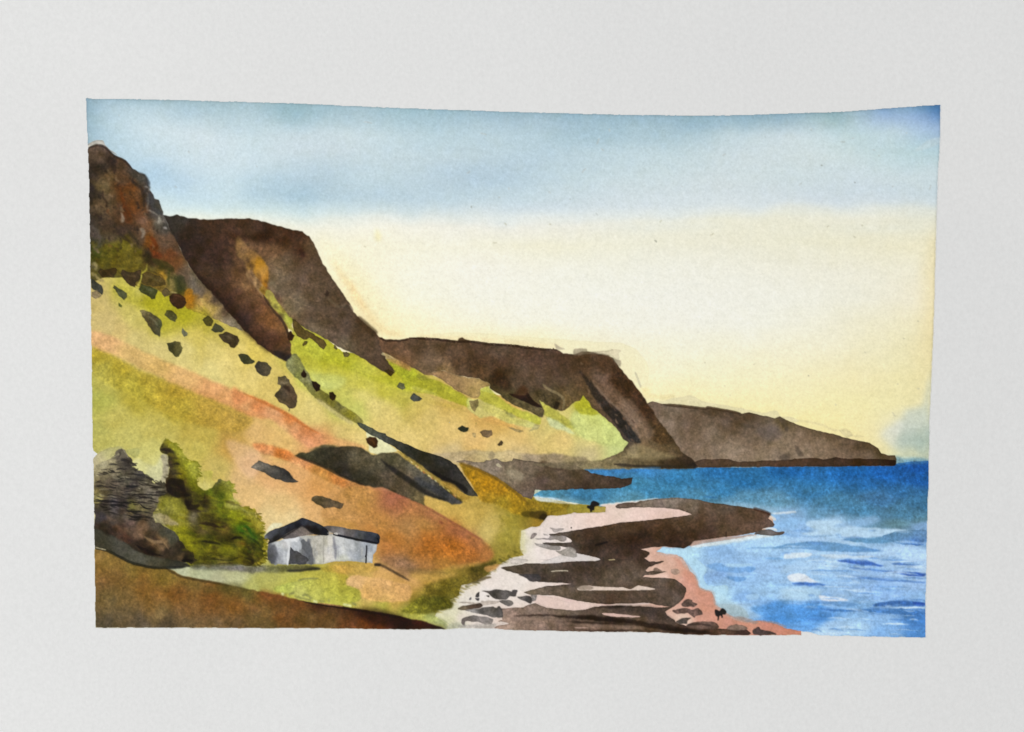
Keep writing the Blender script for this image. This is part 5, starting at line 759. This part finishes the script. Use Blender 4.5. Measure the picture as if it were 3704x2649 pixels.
stroke(P('P', 900,862, 960,930, 1040,1035, 1085,1140, 1190,1180, 1220,1290, 1340,1385, 1500,1440), 9, 'a8a09c', .55, .9)
wash(None, P('P', 690,845, 780,840, 900,865, 960,940, 1000,1010, 940,950, 880,880, 760,860), 'b8a094', soft=1, alpha=.6)
wash(None, P('P', 1380,1400, 1500,1440, 1560,1450, 1590,1430, 1560,1425, 1490,1400, 1400,1385), '98847c', soft=1, alpha=.8)
stroke(P('P', 1600,1425, 1720,1440, 1830,1480), 7, '8c8084', .7, .7)
# green-cream grass tips where the bank meets the beach
for k in range(60):
    t = k / 59; bx = np.interp(t, [0,.2,.4,.6,.8,1], [340,520,620,880,1130,1370]); by = np.interp(t, [0,.2,.4,.6,.8,1], [1240,1130,1010,840,640,480])
    stroke(P('O', bx - rg2.uniform(20, 90), by - rg2.uniform(-10, 30), bx + rg2.uniform(0, 50), by + rg2.uniform(-6, 26)), rg2.uniform(4, 9), ('5c5414', '4a4410', '857422', '6c5c18')[k % 4], .55, .7, (.2,.6), .8)
wash(None, P('O', -100,1230, 0,1150, 150,1050, 350,1030, 500,1090, 530,1185, 400,1210, 330,1240, 200,1280, 0,1265), cs('O', 100,1200,'5c5810', 300,1100,'4a480c', 450,1140,'45420a', 0,1230,'747018', 200,1230,'5c5a14'), r=1.4, soft=1.6, alpha=.85, gran=.2, mott=.15)
wash(None, P('O', -60,1270, 200,1270, 330,1300, 470,1370, 420,1400, 300,1370, 100,1330, -60,1300), cs('O', 50,1290,'a09c38', 250,1310,'98a050', 400,1370,'a0a870'), soft=1.4, alpha=.8, gran=.1)
wash(None, P('O', 430,1400, 600,1370, 700,1400, 640,1440, 470,1450), '90947c', soft=2.5, alpha=.7, gran=.1)
wash(None, P('O', 760,690, 900,650, 1040,610, 1070,640, 980,680, 900,720, 780,760), '3c350c', soft=1.8, alpha=.75, gran=.2)
wash(None, P('O', 920,690, 1050,655, 1110,665, 1040,720, 960,745), 'b88444', soft=1, alpha=.8)
wash(None, P('O', 200,900, 400,860, 640,800, 900,760, 930,800, 830,870, 640,910, 600,1020, 400,1040, 200,1060), cs('O', 300,950,'74641c', 600,850,'6a5c18', 850,800,'5c4c1c', 500,970,'5f5410'), r=1.2, soft=2.5, alpha=.7, gran=.2, mott=.12)
wash(None, P('O', 930,798, 980,800, 1008,820, 900,850, 760,895, 700,905, 820,860), '67593c', r=.8, soft=.7, alpha=.9)
wash(None, P('O', 0,700, 200,720, 420,740, 440,770, 250,775, 0,745), '5c4c2c', soft=3, alpha=.5, gran=.2)
for a in ((0,790, 200,810, 440,780), (100,850, 300,830, 600,770), (480,690, 650,680, 880,640)): stroke(P('O', *a), 16, 'b89040', .5, 2)
wash(None, P('O', 1360,240, 1420,260, 1410,400, 1440,500, 1370,500), 'c4be8c', soft=2, alpha=.6)

# reef
REEF = cs('P', 400,430,'6a584a', 480,420,'5f4e40', 600,400,'7c6c5c', 800,395,'7a6c5f', 700,430,'75655a', 1000,420,'6f6050', 1150,450,'604c3c', 1300,450,'58483a', 1500,490,'54402f', 1600,520,'523c2c', 1650,580,'5c4638', 1450,600,'5c4432', 1300,620,'54402c', 1350,560,'56402e', 1100,560,'4c3826', 900,580,'4c3826', 700,600,'48321f', 500,620,'48331f', 300,640,'46321f', 1150,660,'48342a', 1000,680,'432f1c', 800,680,'3a2714', 600,700,'2f1f12', 500,750,'301f14', 850,760,'2e1e10', 950,770,'332212', 100,680,'443022', 0,700,'40301f', 150,760,'2e2218', 400,820,'3a2a1e', 550,850,'3c2c22', 300,900,'3e3024', 100,850,'3c2c1e', 620,930,'44342a', 450,960,'4f3f30', 350,1020,'5c4c3c', 200,1000,'46382c', 100,960,'3c2e24', 500,1040,'584a3c', 600,1010,'5f4f42', 700,1090,'57483a', 850,1100,'544436', 920,1170,'4c3c30', 800,1200,'56463a', 600,1210,'4e3e30', 400,1200,'503e30', 200,1200,'4c3c2e', 100,1220,'50402f', 300,1240,'4a3626', 850,1260,'544639', 0,1200,'5c4c3c', -100,1160,'655544', -300,1170,'6f6050', -400,1190,'746654', 0,980,'44362a', -200,970,'473c2f', -400,970,'4a3e32', -560,975,'524638', -300,1060,'3c3028', -100,1080,'3a2e26', -100,665,'50443a', -150,760,'4c423a', -30,790,'473c34', 300,1110,'5f503f', 100,1130,'544538')
wash('painted_reef', P('P', 348,435, 370,415, 420,403, 520,400, 560,388, 700,370, 850,358, 1000,368, 1150,398, 1400,430, 1560,458, 1640,480, 1680,495, 1690,515, 1672,540, 1700,562, 1728,590, 1715,612, 1620,630, 1600,655, 1450,680, 1300,700, 1150,720, 1030,737, 1000,765, 940,797, 850,790, 780,780, 700,785, 620,797, 562,802, 600,815, 640,828, 642,850, 620,870, 600,880, 640,905, 700,915, 740,905, 770,908, 760,918, 700,935, 640,958, 610,985, 622,998, 700,990, 790,1000, 700,1022, 600,1030, 580,1045, 700,1050, 860,1060, 920,1100, 955,1140, 962,1170, 940,1225, 900,1270, 850,1305, 740,1292, 640,1272, 450,1277, 280,1283, 150,1272, 0,1252, -100,1225, -198,1205, -325,1209, -388,1205, -445,1180, -303,1142, -250,1125, -127,1118, -28,1106, -120,1098, -303,1092, -374,1085, -480,1025, -586,997, -642,976, -620,965, -536,951, -388,930, -233,930, 0,909, 180,905, 215,892, 150,870, 60,850, 0,838, -56,790, -127,782, -268,771, -283,757, -230,750, -100,752, -35,746, -25,735, -40,720, -90,693, -215,690, -230,675, -55,652, 0,640, 120,622, 220,605, 380,580, 500,565, 740,542, 1010,507, 950,480, 900,462, 780,450, 620,440, 500,445, 400,452, 360,448),
     REEF, r=.45, soft=.4, edge=.28, ew=1.4, gran=.13, mott=.10, sm=False, s0=3, pw=2.0)
wash(None, P('P', 348,435, 372,415, 430,403, 505,403, 525,420, 505,440, 440,450, 370,450), '5c4a3c', r=.3, soft=.4, alpha=.6, edge=.4)
wash(None, P('P', 200,745, 400,690, 640,680, 660,720, 560,770, 420,790, 300,800, 180,790), '2c1c10', soft=4.5, alpha=.45, gran=.2)
wash(None, P('P', 750,660, 1000,640, 1100,700, 950,780, 800,770), '33221a', soft=4.5, alpha=.35, gran=.2)
stroke(P('P', 170,770, 230,755, 285,740), 8, '120c08', .8, .7)
stroke(P('P', 1306,655, 1306,690, 1304,706), 6, '241a12', .7, .5)
stroke(P('P', 1540,452, 1640,482, 1692,510), 12, '3a2012', .7, .8)
stroke(P('P', 285,898, 345,896), 4, 'b8a878', .8, .3)
stroke(P('P', -210,1000, -100,992, -60,997), 5, 'b8ac94', .8, .3)
wash(None, P('P', 1000,768, 1035,735, 1150,722, 1300,704, 1560,676, 1560,690, 1400,720, 1200,745, 1080,765, 1000,782), 'a88c7c', soft=.7, alpha=.85)
stroke(P('P', 1000,784, 1200,758, 1560,697, 1700,690), 10, 'c8d4d6', .8, .6)
wash('painted_rock.001', P('P', 1550,675, 1600,645, 1680,635, 1740,655, 1800,650, 1805,665, 1770,685, 1700,690, 1620,680), cs('P', 1600,660,'5c5450', 1700,665,'6c6868', 1780,668,'5a4a40'), r=.4, edge=.2, gran=.08)
wash(None, P('P', 1620,630, 1690,620, 1740,632, 1740,648, 1680,634), 'ccd2d2', soft=.5, alpha=.9)
wash(None, P('P', 1680,520, 1700,545, 1725,560, 1735,545, 1705,520), 'c8c4b8', soft=.6, alpha=.8)
slit = lambda *a, c='d2bfb2', **k: wash(None, P('P', *a), c, **{**dict(r=.4, soft=.3, edge=.06, gran=.03, mott=.03), **k})
slit(0,842, 60,850, 150,872, 216,893, 180,905, 0,908, -150,925, -300,930, -100,850, c='c4bcb6')
slit(50,1128, 120,1120, 200,1128, 330,1135, 420,1135, 480,1150, 540,1120, 610,1128, 690,1152, 500,1160, 300,1162, 60,1162, 20,1150, c='ccb8a8')
wash(None, P('P', 20,1128, 130,1122, 160,1140, 120,1158, 40,1155), '7c6c5c', soft=.8, alpha=.7)
# lower reef
LR = cs('P', -560,1360,'8a7264', -400,1340,'7c685a', -300,1310,'7a675a', -100,1350,'70604f', 0,1350,'6c5c4c', -400,1400,'75604f', -200,1400,'6f5a4a', -500,1440,'8a7060', -560,1490,'98806e', -300,1480,'806858', -100,1480,'745c4c', 0,1500,'6a5444', 0,1420,'4c382a', 150,1330,'54443a', 400,1330,'4f4038', 600,1330,'46382e', 700,1370,'40342c', 250,1320,'574838', 500,1400,'64503f', 300,1420,'3c2a1c', 600,1420,'5a4636', 820,1420,'4f4034', 100,1480,'785e4e', 300,1490,'765c48', 500,1500,'735a44', 700,1500,'5c4430', 900,1510,'3a281c', 1100,1530,'3a261a', 1300,1520,'4f3828', 1450,1530,'3c2820', 1000,1490,'574030')
wash('painted_lower_reef', P('P', -640,1322, -560,1318, -445,1311, -400,1290, -346,1276, -290,1285, -247,1311, -162,1325, 0,1335, 80,1330, 150,1308, 280,1290, 420,1298, 560,1300, 740,1308, 850,1300, 780,1345, 800,1380, 862,1418, 870,1440, 960,1468, 1080,1490, 1250,1490, 1380,1500, 1480,1500, 1522,1535, 1500,1548, 1150,1545, 1000,1545, 700,1525, 300,1524, 0,1520, -515,1513, -690,1512, -700,1490, -660,1470, -575,1455, -670,1432, -630,1420, -640,1380),
     LR, r=.4, soft=.3, edge=.2, gran=.12, mott=.09, sm=False, mask_mul=OUTM)
slit(235,1362, 330,1362, 430,1372, 560,1385, 520,1395, 400,1392, 300,1388, c='c8a698')
slit(-60,1265, 20,1262, 200,1285, 300,1288, 480,1278, 640,1270, 630,1278, 480,1292, 300,1290, 160,1304, 80,1330, 0,1334, -160,1322, -250,1308, -340,1276, -445,1214, -250,1212, -150,1235, c='cdb4a8')
slit(-680,1450, -640,1435, -580,1455, -660,1472, -700,1490, c='c8b8ac')
wash(None, P('P', 0,1480, 120,1488, 60,1495, 0,1490), 'b8988a', soft=.6, alpha=.8)
wash(None, P('P', 270,1300, 560,1298, 740,1312, 790,1370, 860,1420, 800,1430, 700,1395, 500,1360, 300,1325), '3c3028', soft=2, alpha=.65, gran=.15)
for a, w in (((-200,1385, 0,1395, 200,1402, 400,1425, 600,1445, 760,1460, 860,1472), 17), ((0,1400, 150,1405, 330,1425, 500,1440), 14), ((500,1455, 700,1475, 900,1495, 1100,1515, 1180,1530), 14), ((700,1490, 900,1510, 1150,1530), 12), ((-540,1388, -300,1380, -100,1388), 6), ((-250,1430, 0,1440, 300,1450, 600,1470), 7), ((0,1505, 300,1512, 700,1505), 5), ((150,1310, 400,1305, 620,1300), 6)):
    stroke(P('P', *a), w, '1c120b', .8, 1.0, (.35,.4), .7)
for a in ((-500,1420, -200,1430, 0,1455), (0,1465, 300,1475, 600,1490)): stroke(P('P', *a), 12, '8f7462', .5, 1.5)

# rocks on the shingle
def rock(col, f, *a, **k):
    rock.n += 1
    wash('painted_rock.%03d' % rock.n, P(f, *a), col, **{**dict(r=.8, soft=.55, edge=.2, ew=1.3, gran=.1, mott=.12), **k})
rock.n = 1
rock(cs('O', 950,990,'5c5450', 1060,1030,'35302b', 1180,1030,'6a645e', 1280,1010,'38332f'), 'O', 888,975, 990,978, 1110,968, 1250,985, 1262,965, 1300,960, 1325,965, 1310,1000, 1300,1045, 1240,1050, 1190,1092, 1060,1085, 1000,1040, 950,1000)
rock('3a3733', 'O', 812,1045, 835,1005, 862,988, 860,1040, 830,1052)
rock('4a4644', 'O', 808,1068, 862,1060, 850,1100, 825,1095)
rock('6f6c6c', 'O', 733,1082, 762,1065, 757,1092, 740,1095)
rock('45403c', 'O', 940,1040, 975,1035, 980,1062, 955,1055)
rock(cs('O', 1360,1060,'5c5650', 1470,1100,'33302c'), 'O', 1325,1050, 1400,1040, 1462,1040, 1502,1075, 1490,1135, 1400,1100)
rock('77716c', 'O', 1490,1035, 1560,1038, 1555,1095, 1502,1115, 1500,1070)
rock('a89a8c', 'O', 600,1120, 700,1115, 850,1130, 900,1100, 1090,1110, 1080,1130, 900,1160, 700,1140, alpha=.7)
rock(cs('O', 1100,1115,'55504a', 1240,1135,'6c655e'), 'O', 1090,1108, 1200,1100, 1260,1108, 1275,1145, 1225,1172, 1170,1150)
rock(cs('O', 630,1195,'6c6048', 760,1175,'4a382c', 860,1155,'3e322a'), 'O', 598,1195, 650,1165, 720,1162, 870,1138, 892,1165, 830,1195, 700,1217, 610,1212)
rock(cs('O', 760,1220,'9c9690', 860,1205,'33312f', 960,1210,'68625e', 1050,1240,'4a4541', 1120,1200,'3a3633', 1000,1270,'77706a'), 'O', 700,1212, 830,1200, 900,1182, 1010,1180, 1060,1192, 1100,1170, 1140,1222, 1132,1302, 1000,1292, 900,1272, 760,1242)
rock(cs('O', 670,1350,'5a514c', 760,1300,'6c6560', 860,1320,'8a827d', 980,1340,'736b66', 930,1370,'7c746e'), 'O', 640,1330, 720,1290, 770,1285, 850,1295, 1010,1312, 1025,1350, 985,1397, 850,1372, 690,1352, 682,1412, 640,1390)
rock('9a948c', 'O', 590,1412, 800,1395, 1045,1380, 1012,1440, 800,1442, 650,1436, soft=1.2, alpha=.75, edge=.1)
rock('9a908a', 'O', 1720,198, 1780,212, 1890,210, 1860,240, 1780,252, alpha=.9)
rock('867a75', 'O', 1488,325, 1520,270, 1562,280, 1530,325, 1500,336)
rock('a39a94', 'O', 1635,272, 1700,290, 1660,302, alpha=.8)
rock('8c837e', 'O', 1540,338, 1700,330, 1722,300, 1920,310, 1900,372, 1850,372, 1800,352, 1650,352)
rock(cs('O', 1560,410,'a8a098', 1750,450,'8c847e'), 'O', 1535,395, 1640,410, 1850,435, 1800,478, 1600,442)
rock('8c857c', 'O', 1790,490, 1850,480, 1950,440, 2030,470, 2040,555, 1900,545, alpha=.9)
rock('b2a9a0', 'O', 1250,595, 1330,585, 1455,600, 1400,640, 1250,652, alpha=.8, soft=.8)
rock('bcb0a8', 'O', 1590,592, 1750,596, 1700,612, alpha=.7)
rock(cs('O', 1400,800,'3f3a38', 1540,800,'2f2b2a', 1540,850,'504a48'), 'O', 1335,780, 1450,776, 1590,780, 1602,862, 1480,862, 1420,820)
rock('57443a', 'P', 925,1285, 940,1250, 975,1233, 1015,1242, 1020,1262, 1058,1275, 1045,1295, 1000,1303, 950,1298, gran=.2)
rock('5c463c', 'P', 840,1340, 880,1320, 960,1312, 1005,1325, 1060,1312, 1100,1345, 1100,1370, 1050,1378, 1030,1395, 990,1365, 900,1360, gran=.2)
rock('4a4038', 'P', 868,1435, 930,1400, 1000,1398, 970,1425, 962,1450, 900,1448)
rock(cs('P', 1000,1460,'5c483c', 1130,1440,'6a5244', 1200,1480,'503c30'), 'P', 958,1472, 1010,1438, 1080,1425, 1170,1430, 1220,1450, 1245,1478, 1200,1500, 1080,1495)
rock('7f685a', 'P', 1308,1490, 1350,1462, 1400,1450, 1465,1472, 1482,1500, 1400,1508, 1330,1502)
rock('463732', 'P', 1533,1512, 1560,1488, 1590,1473, 1612,1500, 1690,1515, 1745,1545, 1650,1548, 1560,1545)
rock('a08878', 'P', 820,990, 850,975, 890,985, 895,1010, 860,1025, 830,1010, alpha=.7)
rock('80685a', 'P', 680,985, 700,970, 740,980, 750,995, 700,1000)
stroke(P('P', 970,1462, 1060,1450, 1180,1470), 7, '2f221a', .7, .7)
rock('1e1a17', 'P', 1208,1330, 1228,1328, 1248,1338, 1262,1320, 1280,1318, 1308,1345, 1298,1368, 1275,1372, 1278,1395, 1266,1398, 1262,1380, 1248,1385, 1238,1420, 1230,1418, 1232,1390, 1212,1375, r=.3)
rock('191612', 'P', 100,440, 108,425, 128,425, 140,395, 165,386, 206,405, 204,428, 170,438, 165,465, 150,470, 145,482, 130,482, 128,460, 110,450, r=.3)
wash(None, P('O', 2030,230, 1985,238, 1990,200, 1985,190), '3a3430', alpha=.0)
stroke(P('O', 1985,190, 1985,212), 5, '3a3430', .9, .3)
# ---- sheet-wide pigment granulation, crisp tape edge, hairline bleed
den = np.clip(1 - CAN.mean(2), 0, 1)
CAN *= np.exp(-(.006 + .022 * den) * (N1 * .8 + N2 * .35))[..., None]
chroma = .010 * den[..., None] * np.stack([N3 * .3, N2 * .3, -N3], 2); CAN += chroma
luma = (CAN @ np.array([.35, .5, .15], np.float32))[..., None]
CAN = luma + (CAN - luma) * .92
CAN = np.clip(CAN, .004, 1) ** .94
luma = (CAN @ np.array([.35, .5, .15], np.float32))[..., None]
t_ = np.clip((luma - .22) / .6, 0, 1); CAN *= 1 + .10 * t_ * t_ * (3 - 2 * t_)   # tone curve lifts the lighter washes
PAPER = hexc('e1e2e1').astype(np.float32)
CAN = np.clip(PAPER * (1 - OUTM[..., None]) + CAN * OUTM[..., None], .015, .97)
LAB[OUTM < .04] = 0
#PAINT-END

# ------------------------------------------------------------------ from painted sheet to real, slightly cockled paper
def ray_to_sheet(px, py):
    half = .5 * cam_data.sensor_width / cam_data.lens
    u = (px / SRC_W * 2 - 1) * half
    v = -(py / SRC_H * 2 - 1) * half * (732.0 / 1024.0)
    c, s = math.cos(CAM_RX), math.sin(CAM_RX)
    dx, dy, dz = u, v * c + s, v * s - c
    t = -CAM_LOC.z / dz
    return CAM_LOC.x + dx * t, CAM_LOC.y + dy * t

def cockle(x, y):
    return .00035 * np.sin(x * 31 + y * 17 + .6) + .00025 * np.sin(x * 13 - y * 39 + 2.1) + .00012 * np.sin(x * 90 + y * 20)

E_LIGHT = 1.0
def to_albedo(c):
    c = np.asarray(c, float)
    lin = np.where(c <= .04045, c / 12.92, ((c + .055) / 1.055) ** 2.4)
    return lin / E_LIGHT

def paper_material(name, attr):
    m = bpy.data.materials.new(name); m.use_nodes = True
    nt = m.node_tree; N = nt.nodes; Lk = nt.links
    bs = N['Principled BSDF']; bs.inputs['Roughness'].default_value = .92
    bs.inputs['Specular IOR Level'].default_value = .12
    geo = N.new('ShaderNodeNewGeometry')
    def nz(scale, detail, rough=.6):
        n = N.new('ShaderNodeTexNoise'); n.inputs['Scale'].default_value = scale
        n.inputs['Detail'].default_value = detail; n.inputs['Roughness'].default_value = rough
        Lk.new(geo.outputs['Position'], n.inputs['Vector']); return n
    tooth, fibre, tone = nz(1100 if not attr else 1500, 3, .6), nz(420, 2, .5), nz(22, 2, .5)
    lo, hi, bump = (.978, 1.02, .22) if attr else (.968, 1.026, .42)
    if attr:
        src = N.new('ShaderNodeAttribute'); src.attribute_name = 'pigment'; base = src.outputs['Color']
    else:
        src = N.new('ShaderNodeRGB'); src.outputs[0].default_value = (*to_albedo(hexc('e1e2e1')), 1); base = src.outputs[0]
    def mul(a, noise_node, lo, hi):
        r = N.new('ShaderNodeMapRange'); r.inputs['From Min'].default_value = .3; r.inputs['From Max'].default_value = .7
        r.inputs['To Min'].default_value = lo; r.inputs['To Max'].default_value = hi
        Lk.new(noise_node.outputs['Fac'], r.inputs['Value'])
        v = N.new('ShaderNodeVectorMath'); v.operation = 'SCALE'
        Lk.new(a, v.inputs[0]); Lk.new(r.outputs['Result'], v.inputs['Scale']); return v.outputs['Vector']
    c = mul(mul(base, tooth, lo, hi), tone, .99, 1.01)
    Lk.new(c, bs.inputs['Base Color'])
    add = N.new('ShaderNodeMath'); add.operation = 'ADD'
    Lk.new(tooth.outputs['Fac'], add.inputs[0]); Lk.new(fibre.outputs['Fac'], add.inputs[1])
    bp = N.new('ShaderNodeBump'); bp.inputs['Strength'].default_value = bump; bp.inputs['Distance'].default_value = .00018
    Lk.new(add.outputs[0], bp.inputs['Height']); Lk.new(bp.outputs['Normal'], bs.inputs['Normal'])
    return m

mat_paper = paper_material('cold_pressed_paper', False)
mat_paint = paper_material('watercolour_paint', True)

def quad_mesh(name, co, quads, mat):
    me = bpy.data.meshes.new(name)
    me.vertices.add(len(co)); me.vertices.foreach_set('co', co.astype(np.float32).ravel())
    n = len(quads)
    me.loops.add(n * 4); me.polygons.add(n)
    me.loops.foreach_set('vertex_index', quads.astype(np.int32).ravel())
    me.polygons.foreach_set('loop_start', np.arange(n, dtype=np.int32) * 4)
    me.polygons.foreach_set('loop_total', np.full(n, 4, np.int32))
    me.update(calc_edges=True); me.materials.append(mat)
    me.polygons.foreach_set('use_smooth', np.ones(n, bool))
    return me

# the table under the sheet
def box_mesh(name, x0, x1, y0, y1, z0, z1, mat):
    co = np.array([[x, y, z] for z in (z0, z1) for y in (y0, y1) for x in (x0, x1)], float)
    q = np.array([[0, 2, 3, 1], [4, 5, 7, 6], [0, 1, 5, 4], [2, 6, 7, 3], [0, 4, 6, 2], [1, 3, 7, 5]])
    me = quad_mesh(name, co, q, mat); me.polygons.foreach_set('use_smooth', np.zeros(6, bool)); return me
mt = bpy.data.materials.new('table_top'); mt.use_nodes = True
n_ = mt.node_tree.nodes; w = n_.new('ShaderNodeTexNoise'); w.inputs['Scale'].default_value = 40
rp = n_.new('ShaderNodeValToRGB'); rp.color_ramp.elements[0].color = (.42, .40, .37, 1); rp.color_ramp.elements[1].color = (.52, .50, .46, 1)
mt.node_tree.links.new(w.outputs['Fac'], rp.inputs[0]); mt.node_tree.links.new(rp.outputs[0], n_['Principled BSDF'].inputs['Base Color'])
n_['Principled BSDF'].inputs['Roughness'].default_value = .6
table = bpy.data.objects.new('table_surface', box_mesh('table_surface', -.6, .6, -.45, .45, -.03, -.0022, mt))
scene.collection.objects.link(table); table['kind'] = 'structure'

root = bpy.data.objects.new('watercolour_painting', None)
scene.collection.objects.link(root)
root['label'] = 'watercolour of brown sea cliffs, grassy slopes, small white cottage and beach on off-white paper'
root['category'] = 'painting'

# paper sheet: a thick, gently cockled slab
nx, ny = 220, 160
hx, hy = .178, .134
gx, gy = np.meshgrid(np.linspace(-hx, hx, nx), np.linspace(-hy, hy, ny))
cx_, cy_ = ray_to_sheet(SRC_W / 2, SRC_H / 2)
gx = gx + cx_; gy = gy + cy_
top = np.stack([gx, gy, cockle(gx, gy)], 2).reshape(-1, 3); bot = top - np.array([0, 0, .0006])
ii = (np.arange(ny - 1)[:, None] * nx + np.arange(nx - 1)[None]).ravel()
qt = np.stack([ii, ii + 1, ii + nx + 1, ii + nx], 1); nb = nx * ny; qb = qt[:, ::-1] + nb
bo = np.concatenate([np.arange(nx - 1), np.arange(ny - 1) * nx + nx - 1, (ny - 1) * nx + np.arange(nx - 1, 0, -1), np.arange(ny - 1, 0, -1) * nx])
bn = np.roll(bo, -1)
qs = np.stack([bo, bo + nb, bn + nb, bn], 1)
paper = bpy.data.objects.new('paper_sheet', quad_mesh('paper_sheet', np.concatenate([top, bot]), np.concatenate([qt, qb, qs]), mat_paper))
scene.collection.objects.link(paper); paper.parent = root

# paint layers, each painted thing one piece
ys, xs = np.mgrid[0:GH, 0:GW]
wx, wy = ray_to_sheet(xs * STEP + X0, ys * STEP + Y0)
wz = cockle(wx, wy) + .00005
COL = to_albedo(CAN)
lab = LAB[:-1, :-1]
objs = {}
parts = {'painted_cottage_roof': ('painted_cottage', 'roof'), 'painted_cottage_window': ('painted_cottage', 'window'), 'painted_cottage_gable': ('painted_cottage', 'gable'), 'painted_cottage_door': ('painted_cottage', 'door')}
for k, nm in enumerate(NAMES):
    if k == 0: continue
    cy, cx = np.nonzero(lab == k)
    if len(cy) < 3: continue
    a = cy * GW + cx
    q = np.stack([a, a + GW, a + GW + 1, a + 1], 1)
    u, inv = np.unique(q, return_inverse=True)
    co = np.stack([wx.ravel()[u], wy.ravel()[u], wz.ravel()[u]], 1)
    oname = parts[nm][1] if nm in parts else nm.split('.')[0]
    me = quad_mesh(oname, co, inv.reshape(-1, 4), mat_paint)
    at = me.attributes.new('pigment', 'FLOAT_COLOR', 'POINT')
    c4 = np.ones((len(u), 4), np.float32); c4[:, :3] = COL.reshape(-1, 3)[u]
    at.data.foreach_set('color', c4.ravel())
    o = bpy.data.objects.new(oname, me); scene.collection.objects.link(o)
    objs[nm] = o
for nm, o in objs.items():
    o.parent = objs[parts[nm][0]] if nm in parts else root
